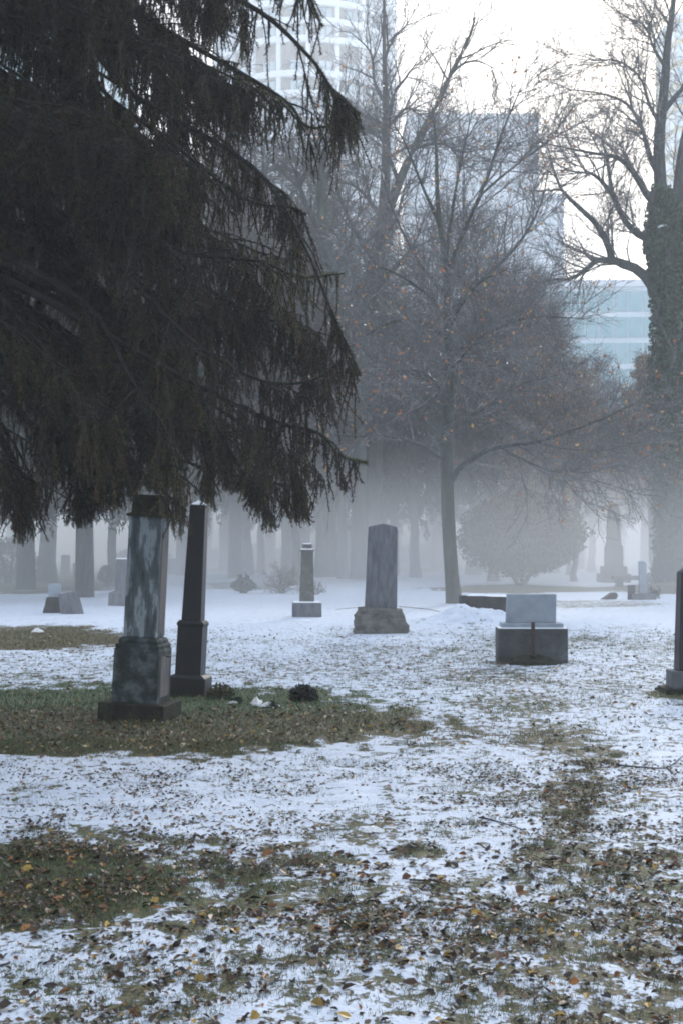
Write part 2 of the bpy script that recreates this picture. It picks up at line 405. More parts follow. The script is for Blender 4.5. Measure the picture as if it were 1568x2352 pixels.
def outline(name, pts, d, m, parent, bevel=.006):
    """front outline (x,z) extruded by depth d"""
    n = len(pts); V = [(x, -d / 2, z) for x, z in pts] + [(x, d / 2, z) for x, z in pts]
    me = bpy.data.meshes.new(name)
    f = [tuple(range(n)), tuple(reversed(range(n, 2 * n)))] + [(i, i + n, (i + 1) % n + n, (i + 1) % n) for i in range(n)]
    me.from_pydata(V, [], f); me.materials.append(m)
    bm = bmesh.new(); bm.from_mesh(me); bmesh.ops.recalc_face_normals(bm, faces=bm.faces); bm.to_mesh(me); bm.free()
    o = bpy.data.objects.new(name, me); col.objects.link(o); o.parent = parent
    if bevel:
        bv = o.modifiers.new('b', 'BEVEL'); bv.width = bevel; bv.segments = 2; bv.limit_method = 'ANGLE'
    return o
def gz(x, y): return float(hgt(np.array(x), np.array(y)))
def grave(name, px, Y, label, cat, lean=0, yaw=0, tilt=0, group=None):
    x = GX(px, Y)
    return empty(name, (x, Y, gz(x, Y) + .006), (R(tilt), R(lean), R(yaw)), label, cat, group)

# weathered pillar, front left
g = grave('grave_pillar', 322, 12.62, 'tall weathered grave pillar with peeling pale blue-grey patches on a wide mossy plinth', 'gravestone', 2.9, -10)
block('plinth', [(.60, .56, -.08), (.60, .56, .15)], M['moss_stone'], g, .012)
block('pedestal', [(.42, .385, .150), (.415, .38, .60)], M['stone_base'], g, .008)
block('molding', [(.42, .385, .602), (.39, .36, .625), (.398, .368, .634), (.398, .368, .655), (.345, .315, .668), (.358, .325, .674), (.358, .325, .694), (.32, .285, .715)], M['stone_base'], g, .004)
sh = block('shaft', [(.305, .27, .715), (.30, .266, 1.74), (.315, .28, 1.755), (.315, .28, 1.78)], M['stone_old'], g, .018)
block('side_panel', [(.012, .17, .76, .151), (.012, .17, 1.66, .151)], M['panel_stone'], sh, .003)
block('side_panel', [(.012, .26, .20, .207), (.012, .26, .56, .205)], M['panel_stone'], g, .003)
cp = outline('cap', [(-.16, 1.78), (.16, 1.78), (.16, 1.80), (.13, 1.815), (.115, 1.96), (.10, 1.975), (-.10, 1.975), (-.115, 1.96), (-.13, 1.815), (-.16, 1.80)], .27, M['moss_stone'], g, .006)
outline('pediment', [(-.165, 1.782), (.165, 1.782), (.165, 1.803), (0, 1.852), (-.165, 1.803)], .31, M['moss_stone'], g, .004)
ac = Acc(); tube(ac, np.array([[.19, 0, .555], [.24, -.005, .556], [.265, -.01, .552]]), np.array([.006, .006, .004]), 6); ac.build('iron_hook', M['rust'], g)

# black obelisk
g = grave('black_obelisk', 435, 14.4, 'slender black polished obelisk standing right behind the weathered pillar', 'gravestone', 3.1, -8)
b0 = block('base', [(.385, .32, -.08), (.385, .32, .185), (.30, .25, .215)], M['granite'], g)
block('pedestal', [(.262, .23, .205), (.258, .226, .70), (.275, .243, .715), (.275, .243, .735), (.235, .20, .76)], M['granite'], g, .004)
shf = block('shaft', [(.20, .175, .76), (.160, .14, 1.92)], M['granite'], g, .004)
block('tip', [(.160, .142, 1.921), (.01, .01, 1.965)], M['granite'], g, .003)
block('snow_cap', [(.150, .132, 1.929), (.012, .012, 1.975)], M['snowcap'], shf, .003)

# tall grey headstone
g = grave('headstone', 872, 23.95, 'tall plain grey headstone with a shallow pointed top on a rough rock base', 'gravestone', 1.6, 2)
outline('tablet', [(-.268, .40), (.268, .40), (.243, 1.735), (.225, 1.79), (.0, 1.84), (-.238, 1.785), (-.243, 1.77)], .20, M['grey'], g, .012)
block('rock_base', [(.86, .5, -.1), (.87, .52, .12), (.80, .46, .30), (.70, .36, .42)], M['rock'], g, 0, .14, 3)

# small pedestal
g = grave('grave_column', 704.5, 28.45, 'small square grave column with stepped cap on a broad block, left of the tall grey headstone', 'gravestone', .4, 3)
b1 = block('base_block', [(.585, .45, -.08), (.58, .45, .28), (.55, .42, .295)], M['grey'], g, .012)
block('snow_cap', [(.56, .43, .292), (.50, .38, .315)], M['snowcap'], b1, .006)
block('column', [(.292, .27, .30), (.285, .265, .60), (.268, .25, .61), (.238, .22, 1.30), (.26, .24, 1.32)], M['rock'], g, .006)
t1 = block('cap', [(.29, .27, 1.322), (.29, .27, 1.345), (.19, .18, 1.36), (.19, .18, 1.455)], M['rock'], g, .006)
block('snow_cap', [(.286, .266, 1.349), (.20, .19, 1.368)], M['snowcap'], t1, .002)
block('snow_cap', [(.186, .176, 1.458), (.15, .14, 1.474)], M['snowcap'], t1, .002)

# block gravestone with slab
g = grave('block_headstone', 1219, 18.3, 'pale blue-grey slab set on a stained concrete block with an iron post before it', 'gravestone', 0, -1)
block('concrete_block', [(.886, .42, -.08), (.886, .42, .44)], M['concrete'], g, .01)
block('ledge', [(.786, .34, .44), (.786, .34, .505)], M['slab'], g, .008)
block('tablet', [(.635, .16, .505, -.01), (.627, .155, .875, 0)], M['slab'], g, .006)
s2 = block('snow_cap', [(.87, .40, .441), (.85, .38, .452)], M['snowcap'], g, .003)
g = grave('iron_post', 1223, 17.93, 'rusty iron post rising from a dark soil lump before the block headstone', 'post')
block('post', [(.046, .03, -.05), (.046, .03, .535)], M['rust'], g, .003)
block('soil_lump', [(.62, .26, -.06), (.50, .2, .05), (.22, .08, .12)], M['moss_stone'], g, 0, .12, 8)

# stone at the right edge
g = grave('edge_headstone', 1585, 14.75, 'dark tapering headstone on a stepped base, cut off by the right edge', 'gravestone', 0, 0)
block('step', [(.60, .42, -.06), (.60, .42, .06)], M['moss_stone'], g)
block('base_block', [(.44, .34, .06), (.44, .34, .235)], M['grey'], g)
block('shaft', [(.30, .24, .235), (.285, .23, .55), (.245, .20, 1.25), (.05, .05, 1.33)], M['granite'], g)

# fallen slab in the snow mound
g = grave('fallen_slab', 1113, 27.0, 'brown stone slab half sunk in the snow mound beside the bare tree', 'stone slab', 1.5, 4)
block('slab', [(.98, .34, -.2), (.98, .30, .46)], M['brownstone'], g, 0, .05, 5)
block('snow_cap', [(.86, .28, .455, .06), (.70, .20, .49, .08)], M['snowcap'], g, 0, .03, 2)

# far obelisk
g = grave('far_obelisk', 1408, 51.5, 'big stepped stone obelisk far off in the mist, right of the round bush', 'monument')
g.scale = (.80, .80, .89); block('steps', [(1.32, 1.3, -.1), (1.32, 1.3, .33), (1.04, 1.0, .34), (1.04, 1.0, .64)], M['brownstone'], g, .02)
block('pedestal', [(.76, .72, .64), (.72, .70, 1.45), (.62, .6, 1.5)], M['brownstone'], g, .02)
block('shaft', [(.60, .58, 1.5), (.50, .48, 2.85), (.36, .34, 3.17)], M['brownstone'], g, .02)
# post group on the right
g = grave('slim_headstone', 1475, 36.5, 'slim upright stone with snow beside it on a low kerb, far right', 'gravestone', -1)
block('kerb', [(.62, .4, -.06), (.58, .36, .16)], M['grey'], g, .01, .03, 7)
block('upright', [(.20, .14, .16, .02), (.18, .13, .94, .0), (.10, .10, .99, -.03)], M['slab'], g, .01)
block('short_post', [(.17, .14, .0, -.30), (.17, .14, .38, -.28)], M['brownstone'], g, .01)
g = grave('stone_bench', 1450, 45, 'low flat stone slab behind the slim upright stone', 'stone bench')
block('slab', [(1.24, .4, .18), (1.24, .4, .31)], M['grey'], g, .01)
block('support', [(.2, .3, -.05, -.4), (.2, .3, .18, -.4)], M['grey'], g, .01)
block('support', [(.2, .3, -.05, .4), (.2, .3, .18, .4)], M['grey'], g, .01)
g = grave('fallen_stone', 1392, 36.8, 'small broken stone leaning in the snow left of the slim upright stone', 'stone', 62, 10)
block('broken_piece', [(.14, .25, -.14), (.20, .22, .20), (.10, .18, .30)], M['brownstone'], g, .02)
# left cluster
g = grave('broken_headstone', 133, 29.9, 'low dark stone block carrying a small pale blue tablet', 'gravestone', 0, 6)
block('block', [(.62, .4, -.06), (.42, .34, .33)], M['brownstone'], g, .015, .03, 4)
block('tablet', [(.26, .10, .33, -.06), (.25, .09, .62, -.06)], M['slab'], g, .008)
g = grave('tilted_headstone', 166, 29.5, 'tilted grey block leaning against the low dark stone block', 'gravestone', -9, 25, -6)
block('block', [(.42, .36, -.1), (.36, .28, .45)], M['grey'], g, .012)
g = grave('narrow_headstone', 281, 33.6, 'narrow pale stone with slanted top seen behind the weathered pillar', 'gravestone', 1, -28)
block('base_block', [(.48, .48, -.06), (.46, .46, .30), (.26, .3, .36)], M['grey'], g, .015)
block('upright', [(.21, .30, .34), (.20, .28, 1.10)], M['grey'], g, .01)
block('snow_cap', [(.20, .28, 1.102), (.18, .26, 1.125)], M['snowcap'], g, .004)
far = [(186, 55, .55, .62, 'square grey gravestone in the mist left of the narrow pale stone'), (72, 58, .35, .85, 'misty stone with a snow lump on top near the left edge'),
       (150, 60, .38, .85, 'misty snow-topped stone between two dark trunks'), (395, 62, .5, .7, 'low misty stone behind the two tall dark pillars'),
       (540, 74, .6, .7, 'low misty stone at the foot of a thick trunk, second row'), (655, 72, .4, 1.1, 'small upright misty stone behind the leafless shrub')]
for k, (px, Y, w, h, lb) in enumerate(far):
    g = grave('misty_headstone', px, Y, lb, 'gravestone', (-2, 1, 2, 0, -1, 1)[k], 8 * k, group='far gravestones in the mist')
    block('tablet', [(w, .25, -.05), (w * .96, .22, h)], M['grey'], g, .02)
    block('snow_cap', [(w * .95, .23, h + .002), (w * .7, .15, h + .06)], M['snowcap'], g, .02)

# debris by the pillars
def spiky(name, px, Y, r, n, label, cat, cols, flat=.9, sz=.03):
    x = GX(px, Y); rg = np.random.default_rng(int(px)); g = empty(name, (x, Y, gz(x, Y)), label=label, cat=cat)
    d = nrm(rg.normal(0, 1, (n, 3))); d[:, 2] = np.abs(d[:, 2]) * flat
    p = d * (r * rg.uniform(.35, 1, n))[:, None]
    cc = np.array(cols)[rg.integers(0, len(cols), n)]; ac = Acc()
    randquads(ac, p, sz, .35, rg, np.hstack([cc, np.ones((n, 1))])); ac.build('needles', M['ever'], g)
    ac = Acc()
    B = grow(np.zeros((14, 3)), d[:14], r * .9, .006, .002, 3, .1, 0, rg); tube(ac, B[0], B[1], 4); ac.build('stem', M['bark'], g)
    return g
spiky('dead_wreath', 697, 13.9, .15, 900, 'round black withered wreath lying at the edge of the green patch', 'wreath', [(.012, .011, .012), (.02, .02, .018), (.03, .035, .03)], 1.1)
spiky('dead_posy', 627, 13.35, .055, 220, 'small dark withered posy below the white scraps', 'posy', [(.012, .014, .012), (.02, .022, .02)], 1.2, .018)
spiky('weed_clump', 508, 14.1, .14, 500, 'leafy green and brown weed clump at the foot of the black obelisk', 'plant', [(.03, .05, .022), (.05, .075, .03), (.10, .07, .03)], 1.1, .028)
spiky('weed_clump', 543, 13.7, .07, 200, 'small dark weed tuft between the obelisk and the white scraps', 'plant', [(.015, .02, .015), (.04, .06, .03)], .9, .022)
def scrap(px, py, w, d, h, label, seed, rot=0):
    Y = GY(py); x = GX(px, Y); me = bpy.data.meshes.new('paper_scrap'); bm = bmesh.new()
    bmesh.ops.create_grid(bm, x_segments=10, y_segments=8, size=.5)
    for v in bm.verts:
        e = 1 - .3 * abs(v.co.x * 2) ** 3
        v.co.z = h * (.25 + float(fbm(v.co.x * 5 + seed, v.co.y * 5, 3, seed))) * (1 - (2 * abs(v.co.y)) ** 2 * .7) * (1 - (2 * abs(v.co.x)) ** 2 * .6)
        v.co.x *= w * (1 + .25 * math.sin(v.co.y * 9 + seed)); v.co.y *= d * e
    bm.to_mesh(me); bm.free(); me.materials.append(M['rag'])
    o = bpy.data.objects.new('paper_scrap', me); col.objects.link(o); o.location = (x, Y, gz(x, Y) + .006); o.rotation_euler = (0, 0, R(rot))
    s = o.modifiers.new('s', 'SOLIDIFY'); s.thickness = .004
    tag(o, label, 'litter')
scrap(590, 1624, .10, .13, .09, 'crumpled white scrap standing beside the long flat one', 1, 10)
scrap(615, 1626, .20, .09, .05, 'long flat white scrap on the green patch', 2, -8)
scrap(536, 1618, .09, .05, .03, 'small white scrap nearest the weed clump', 3, 20)
scrap(857, 1912, .10, .08, .04, 'white lump lying alone on the open snow', 4, 0)
scrap(87, 1455, .17, .12, .10, 'white lump on the brown grass strip at left', 5, 0)
scrap(1058, 1505, .10, .09, .08, 'cream lump in the snow left of the block headstone', 6, 0)

# sticks
def stick(paths, r, label):
    ac = Acc()
    for p in paths:
        P = [(GX(a, GY(b)), GY(b)) for a, b in p]; P = np.array([(x, y, gz(x, y) + .015) for x, y in P])
        c = catmull(P, 12); tube(ac, c, np.linspace(r, r * .4, 12), 5)
    o = ac.build('fallen_twig', M['bark']); tag(o, label, 'twig')
stick([[(1415, 1762), (1470, 1766), (1530, 1766), (1568, 1740)], [(1530, 1766), (1548, 1785)]], .007, 'forked bare twig on the snow at the right edge')
stick([[(1105, 1880), (1150, 1893), (1200, 1912)]], .005, 'short straight twig on the snow in the trodden path')
stick([[(940, 2035), (1000, 2040), (1050, 2052)]], .005, 'thin curved twig in the leafy snow below the trodden path')
stick([[(845, 1396), (800, 1399), (770, 1402)], [(915, 1394), (980, 1400), (1010, 1406)]], .012, 'long bowed twig passing behind the tall grey headstone')

# ------------------------------------------------------------------ trees
def emit(acc, B, sides): tube(acc, B[0], B[1], sides)
def leaves_on(acc, B, n, size, rg, pal, down=0.6, jit=.05):
    pts = B[0]; i = rg.integers(0, len(pts), n); k = rg.integers(1, pts.shape[1], n)
    c = pts[i, k] + rg.normal(0, jit, (n, 3))
    cc = np.array(pal)[rg.integers(0, len(pal), n)] * rg.uniform(.7, 1.2, (n, 1))
    randquads(acc, c, size, .6, rg, np.hstack([cc, np.ones((n, 1))]), down)
ORANGE = [(.42, .15, .04), (.50, .30, .09), (.36, .12, .035), (.42, .24, .10)]
TAN = [(.32, .21, .11), (.40, .28, .14), (.26, .15, .07), (.42, .20, .07)]

def finish_twigs(root, limbs, rg, k2=7, k3=7, k4=5, sz=1., tw=.012, grav=0., mt='twig', leaf=0, lsize=.06, pal=ORANGE, up=.1, leafpart='leaves'):
    """three finer levels of growth on the limbs; the crown part holds them all"""
    cr = Acc(); last = []
    for B in limbs:
        p, d, ln, r = spawn(B, k2, .16, 1, .45, 1.0, .3, .5, rg, .6, up=up)
        ln = rg.uniform(.8, 1.9, len(p)) * sz
        B2 = grow(p, d, ln, np.clip(r, tw * 1.6, tw * 3.2), tw * .8, 7, .11, .02 + grav, rg); emit(cr, B2, 4)
        p, d, _, r = spawn(B2, k3, .1, 1, .4, 1.05, .35, .65, rg, .6, up=up * .6)
        ln = rg.uniform(.4, 1.0, len(p)) * sz
        B3 = grow(p, d, ln, tw * .95, tw * .5, 5, .13, grav, rg); emit(cr, B3, 3)
        p, d, _, r = spawn(B3, k4, .08, 1, .35, 1.0, .4, .8, rg, .6, up=up * .3)
        ln = rg.uniform(.2, .55, len(p)) * sz
        B4 = grow(p, d, ln, tw * .6, tw * .3, 3, .15, grav, rg); emit(cr, B4, 3)
        last += [B3, B4]
    cr.build('crown', M[mt], root)
    if leaf:
        lf = Acc(); tot = sum(len(b[0]) for b in last)
        for b in last: leaves_on(lf, b, max(1, int(leaf * len(b[0]) / tot)), lsize, rg, pal)
        lf.build(leafpart, M['leaf'], root)

def path(pts, rad, n=16):
    P = catmull([W(*p) for p in pts], n); return P, rad
def limb_batch(root, lst, n=14):
    Ps = []; Rs = []; Ls = []
    for pts, r0, r1 in lst:
        P = catmull([W(*p) for p in pts], n) - np.array(root); Ps.append(P); Rs.append(np.linspace(r0, r1, n)); Ls.append(plen(P))
    return np.array(Ps), np.array(Rs), np.array(Ls)

# main bare tree
Y0 = 34.6
rt = (GX(1041, Y0), Y0, 0)
g = empty('bare_tree', rt, label='slender bare tree with a grey-green trunk standing right of the tall grey headstone', cat='tree')
tr, rr = catmull([W(1043, 1395, Y0), W(1035, 1300, Y0), W(1027, 1150, Y0), W(1026, 1000, Y0), W(1030, 850, Y0), W(1027, 700, Y0), W(1022, 600, Y0 + .1), W(1005, 480, Y0 + .4), W(1000, 330, Y0 + .6), W(990, 240, Y0 + .7)], 30) - np.array(rt), np.interp(np.linspace(0, 1, 30), [0, .08, .35, .65, 1], [.22, .175, .15, .085, .015])
ac = Acc(); tube(ac, tr, rr, 12); ac.build('trunk', M['bark_moss'], g, True)
y = Y0
LB = limb_batch(rt, [
    ([(1032, 1110, y), (1060, 1070, y - .3), (1130, 1030, y - 1), (1230, 1015, y - 1.6), (1350, 975, y - 2), (1460, 925, y - 2.2)], .085, .014),
    ([(1030, 1000, y), (1080, 955, y + .3), (1130, 925, y + .6), (1200, 880, y + 1), (1290, 860, y + 1.4)], .075, .012),
    ([(1026, 1060, y), (960, 1020, y - .5), (880, 1002, y - 1), (780, 1000, y - 1.6), (720, 985, y - 2)], .06, .012),
    ([(1028, 780, y), (980, 748, y - .6), (930, 735, y - 1.2), (870, 752, y - 1.8), (800, 800, y - 2)], .06, .012),
    ([(1150, 1028, y - 1), (1210, 1060, y - 1.6), (1280, 1085, y - 2), (1350, 1070, y - 2.3)], .03, .007),
    ([(1230, 1015, y - 1.5), (1290, 1030, y - 1.9), (1380, 1035, y - 2.4), (1450, 1020, y - 2.8)], .025, .006),
    ([(1025, 640, y), (1060, 540, y - .3), (1110, 430, y - .7), (1150, 310, y - 1), (1200, 190, y - 1.2)], .075, .012),
    ([(1028, 720, y), (1110, 640, y + .6), (1190, 560, y + 1), (1240, 470, y + 1.4), (1260, 380, y + 1.6)], .06, .01),
    ([(1025, 680, y), (960, 600, y + .5), (900, 480, y + .9), (870, 380, y + 1.1)], .05, .01),
    ([(1010, 520, y), (970, 430, y - .8), (930, 330, y - 1.3), (905, 290, y - 1.5)], .045, .008),
    ([(1022, 600, y), (1040, 470, y + .6), (1060, 360, y + .9), (1090, 230, y + 1.2)], .055, .01),
    ([(1028, 820, y), (1110, 770, y - 1), (1210, 730, y - 1.7), (1320, 730, y - 2.3)], .05, .01),
    ([(1026, 900, y), (950, 860, y + 1), (860, 850, y + 1.8), (780, 870, y + 2.4)], .045, .01),
    ([(1028, 870, y), (1060, 820, y - 1.6), (1090, 790, y - 3), (1130, 790, y - 4.2)], .045, .01),
    ([(1028, 940, y), (1000, 880, y - 1.6), (950, 850, y - 3), (900, 870, y - 4)], .045, .01),
    ([(1028, 760, y), (1060, 700, y - 1.4), (1100, 650, y - 2.4), (1160, 620, y - 3)], .045, .01),
    ([(1026, 720, y), (960, 660, y - 1.4), (890, 620, y - 2.2), (830, 610, y - 2.6)], .045, .01),
    ([(1100, 450, y - .6), (1170, 390, y), (1250, 330, y + .4), (1320, 290, y + .6)], .035, .008)])
ac = Acc(); tube(ac, LB[0], LB[1], 7); ac.build('limbs', M['bark'], g, True)
finish_twigs(g, [LB], np.random.default_rng(5), 15, 9, 5, 1.15, .0085, .0, 'twig', 1500, .048, ORANGE, .1)

# ivy-clad tree at right
Y1 = 46.
rt = (GX(1550, Y1), Y1, 0)
g = empty('ivy_tree', rt, label='massive tree with a thick ivy-covered trunk and a sawn snow-topped stub at the right edge', cat='tree')
tr = catmull([W(1556, 1362, Y1), W(1552, 1250, Y1), W(1550, 1050, Y1), W(1550, 800, Y1), W(1547, 600, Y1), W(1530, 540, Y1)], 20) - np.array(rt)
ac = Acc(); tube(ac, tr, np.interp(np.linspace(0, 1, 20), [0, .06, .2, 1], [1.0, .8, .62, .42]), 14); ac.build('trunk', M['bark_moss'], g, True)
y = Y1
LB = limb_batch(rt, [
    ([(1535, 720, y), (1490, 645, y), (1450, 612, y), (1405, 597, y), (1395, 560, y), (1360, 505, y), (1310, 460, y), (1280, 420, y), (1255, 330, y)], .21, .02),
    ([(1440, 606, y), (1400, 600, y - .1), (1372, 598, y - .3), (1350, 615, y - .5), (1310, 640, y - .8), (1255, 643, y - 1.2), (1205, 660, y - 1.5)], .12, .02),
    ([(1535, 580, y), (1490, 550, y), (1460, 535, y + .1), (1430, 500, y + .2), (1405, 440, y + .4), (1392, 360, y + .5), (1380, 320, y + .6)], .16, .03),
    ([(1430, 500, y + .2), (1400, 440, y + .4), (1360, 400, y + .6), (1320, 395, y + .8), (1280, 380, y + 1)], .09, .015),
    ([(1525, 480, y), (1490, 455, y - .3), (1450, 390, y - .6), (1410, 360, y - .9), (1350, 350, y - 1.1), (1230, 325, y - 1.4)], .14, .02),
    ([(1520, 420, y), (1490, 360, y), (1475, 300, y), (1440, 240, y), (1380, 215, y), (1300, 205, y)], .10, .015),
    ([(1522, 300, y), (1490, 240, y), (1470, 180, y), (1420, 140, y), (1360, 140, y)], .07, .012),
    ([(1515, 570, y), (1517, 450, y), (1512, 330, y), (1525, 200, y), (1532, 100, y), (1545, 10, y), (1550, -120, y)], .26, .05),
    ([(1555, 570, y + .3), (1556, 450, y + .3), (1570, 330, y + .4), (1600, 200, y + .5), (1620, 60, y + .5), (1630, -100, y + .5)], .24, .05),
    ([(1520, 260, y), (1570, 200, y + .4), (1640, 150, y + .8), (1720, 80, y + 1)], .10, .02),
    ([(1530, 160, y), (1500, 110, y - .3), (1480, 60, y - .6), (1440, 40, y - .8)], .06, .012),
    ([(1556, 500, y + .3), (1620, 430, y + 1), (1700, 380, y + 2), (1780, 300, y + 3)], .14, .02)])
ac = Acc(); tube(ac, LB[0], LB[1], 8); ac.build('limbs', M['bark'], g, True)
finish_twigs(g, [LB], np.random.default_rng(8), 15, 9, 5, 1.35, .011, .0, 'twig', 0, up=.12)
rg = np.random.default_rng(3); n = 26000
tr = catmull([W(1556, 1362, Y1), W(1552, 1250, Y1), W(1552, 1050, Y1), W(1552, 800, Y1), W(1549, 620, Y1), W(1532, 540, Y1), W(1518, 440, Y1)], 20) - np.array(rt)
t = rg.uniform(0, 1, n) ** .8; ti = t * 18.99; k = ti.astype(int)
a = rg.uniform(0, 2 * np.pi, n); lump = .5 * (fbm(a * 2.0, t * 14, 4, 3) - .5)
rad = np.interp(t, [0, .1, .3, .7, .82, .92, 1], [.85, .62, .66, .74, .66, .42, .2]) + lump + rg.uniform(-.14, .14, n)
c = tr[k] * (1 - (ti - k)[:, None]) + tr[np.minimum(k + 1, 19)] * (ti - k)[:, None] + np.stack([np.cos(a) * rad, np.sin(a) * rad, rg.uniform(-.2, .2, n)], -1)
keep = (t > .05) | (rg.uniform(0, 1, n) < .25); c = c[keep]; n = len(c)
cc = np.array([(.03, .055, .032), (.05, .09, .05), (.075, .12, .065), (.04, .05, .032)])[rg.integers(0, 4, n)]
ac = Acc(); randquads(ac, c, .07, .75, rg, np.hstack([cc, np.ones((n, 1))]), .3); ac.build('ivy', M['ever'], g)
st = block('sawn_stub', [(.34, .34, -.5), (.36, .36, .62)], M['bark'], g, .12); st.location = np.array(W(1532, 565, Y1 - .6)) - np.array(rt); st.rotation_euler = (R(-10), R(-14), 0)
sn = block('snow_cap', [(.36, .36, .622), (.22, .22, .70)], M['snowcap'], st, .03)

# trees left of centre with explicit forms
def explicit_tree(name, px, Y, trunk, limbs, label, r0, seed, k=(9, 7, 4), l2=1.5, moss=True, tw=.012):
    rt = (GX(px, Y), Y, 0); g = empty(name, rt, label=label, cat='tree')
    n = 26; tr = catmull([W(a, b, Y) for a, b in trunk], n) - np.array(rt)
    rr = np.interp(np.linspace(0, 1, n), [0, .06, .5, 1], [r0 * 1.4, r0, r0 * .62, .03])
    ac = Acc(); tube(ac, tr, rr, 10); ac.build('trunk', M['bark_moss' if moss else 'bark'], g, True)
    lb = [([(a, b, Y + c * i / 3) for i, (a, b) in enumerate(p)], q, .012) for p, q, c in limbs]
    LB = limb_batch(rt, lb); ac = Acc(); tube(ac, LB[0], LB[1], 6); ac.build('limbs', M['bark'], g, True)
    TB = (tr[None][:, 10:], rr[None][:, 10:], np.array([plen(tr) * .35]))
    finish_twigs(g, [LB, TB], np.random.default_rng(seed), *k, l2, tw, 0, 'twig_far', 0)
explicit_tree('forked_tree', 862, 58, [(852, 1320), (858, 1100), (866, 850), (872, 600), (884, 420), (886, 270), (882, 130), (880, -40)],
    [([(886, 300), (905, 215), (930, 180), (965, 130)], .12, 1), ([(884, 330), (870, 280), (800, 262), (740, 275)], .10, -1.5), ([(886, 240), (860, 190), (850, 120), (800, 70)], .10, 1),
     ([(880, 370), (930, 340), (990, 320), (1040, 335)], .08, 1), ([(884, 300), (930, 250), (960, 262), (990, 290)], .08, -1), ([(880, 150), (900, 90), (930, 60), (960, 10)], .07, 1),
     ([(876, 500), (830, 440), (790, 420), (740, 430)], .10, 2), ([(872, 560), (910, 500), (930, 430), (960, 400)], .09, -2)],
    'tall bare tree with a forked top rising before the round tower', .38, 21)
explicit_tree('leaning_tree', 822, 52, [(826, 1330), (824, 1100), (830, 850), (850, 640), (880, 520), (915, 420), (950, 340), (1000, 245), (1040, 160), (1075, 90), (1090, 40)],
    [([(1000, 245), (1040, 165), (1090, 140), (1150, 165)], .08, 1), ([(915, 420), (880, 330), (850, 300), (800, 290)], .08, 1), ([(950, 340), (1010, 330), (1060, 350), (1110, 340)], .07, -1),
     ([(860, 600), (810, 520), (780, 450), (770, 380)], .12, 2), ([(840, 700), (900, 620), (950, 560), (980, 480)], .12, -2)],
    'bare tree whose straight upper stem leans right against the white sky', .27, 22)
explicit_tree('mossy_tree', 757, 50, [(752, 1325), (750, 1150), (760, 900), (775, 700), (750, 590), (740, 500), (738, 400), (748, 330), (770, 250)],
    [([(768, 620), (800, 570), (820, 500), (860, 460)], .12, 1), ([(740, 540), (700, 460), (680, 400), (640, 380)], .12, -1), ([(742, 420), (780, 360), (800, 320), (850, 290)], .09, 1.5), ([(770, 760), (700, 700), (660, 650), (600, 640)], .12, 2)],
    'crooked mossy tree just right of the spruce tips', .38, 23)

# generic bare trees, three forms copied with shared meshes
def generic_bare(seed, Ht, r0, leaf=0, pal=ORANGE, mt='twig_far', ks=(8, 7, 4)):
    rg = np.random.default_rng(seed)
    root = empty('woodland_tree')
    n = 18; z = np.linspace(-.15, Ht * .93, n)
    tr = np.stack([np.cumsum(rg.normal(0, .09, n)) * Ht / 16, np.cumsum(rg.normal(0, .09, n)) * Ht / 16, z], -1)
    rr = np.interp(np.linspace(0, 1, n), [0, .05, .5, 1], [r0 * 1.4, r0, r0 * .55, .02])
    ac = Acc(); tube(ac, tr, rr, 9); ac.build('trunk', M['bark_moss'], root, True)
    TB = (tr[None], rr[None], np.array([Ht]))
    p, d, ln, r = spawn(TB, 26, .26, .98, .45, 1.05, .28, .44, rg, .5, up=.35, end=.6)
    B1 = grow(p, d, ln, r, r * .2 + .008, 9, .13, .06, rg)
    ac = Acc(); tube(ac, B1[0], B1[1], 6); ac.build('limbs', M['bark'], root, True)
    finish_twigs(root, [B1], rg, *ks, 1.2 * Ht / 16, .016, 0, mt, leaf, .05, pal)
    return root
def copy_tree(o, parent=None):
    c = o.copy(); col.objects.link(c); c.parent = parent
    for ch in list(o.children): copy_tree(ch, c)
    return c
protos = [generic_bare(31, 16, .30, 350), generic_bare(32, 18, .36, 0), generic_bare(33, 13, .2, 300)]
leafy = generic_bare(34, 9.5, .16, 7500, TAN, 'twig', (8, 7, 5))
used = set()
def put(proto, px, Y, s, rz, label, group, cat='tree', name=None):
    o = proto if id(proto) not in used else copy_tree(proto)
    used.add(id(proto)); x = GX(px, Y)
    o.location = (x, Y, gz(x, Y) if Y < 60 else 0); o.scale = (s, s, s); o.rotation_euler = (0, 0, R(rz))
    tag(o, label, cat, group)
    if name: o.name = name
    return o
WL = 'bare tree in the misty wood behind the graves, one of many alike'
k = 0
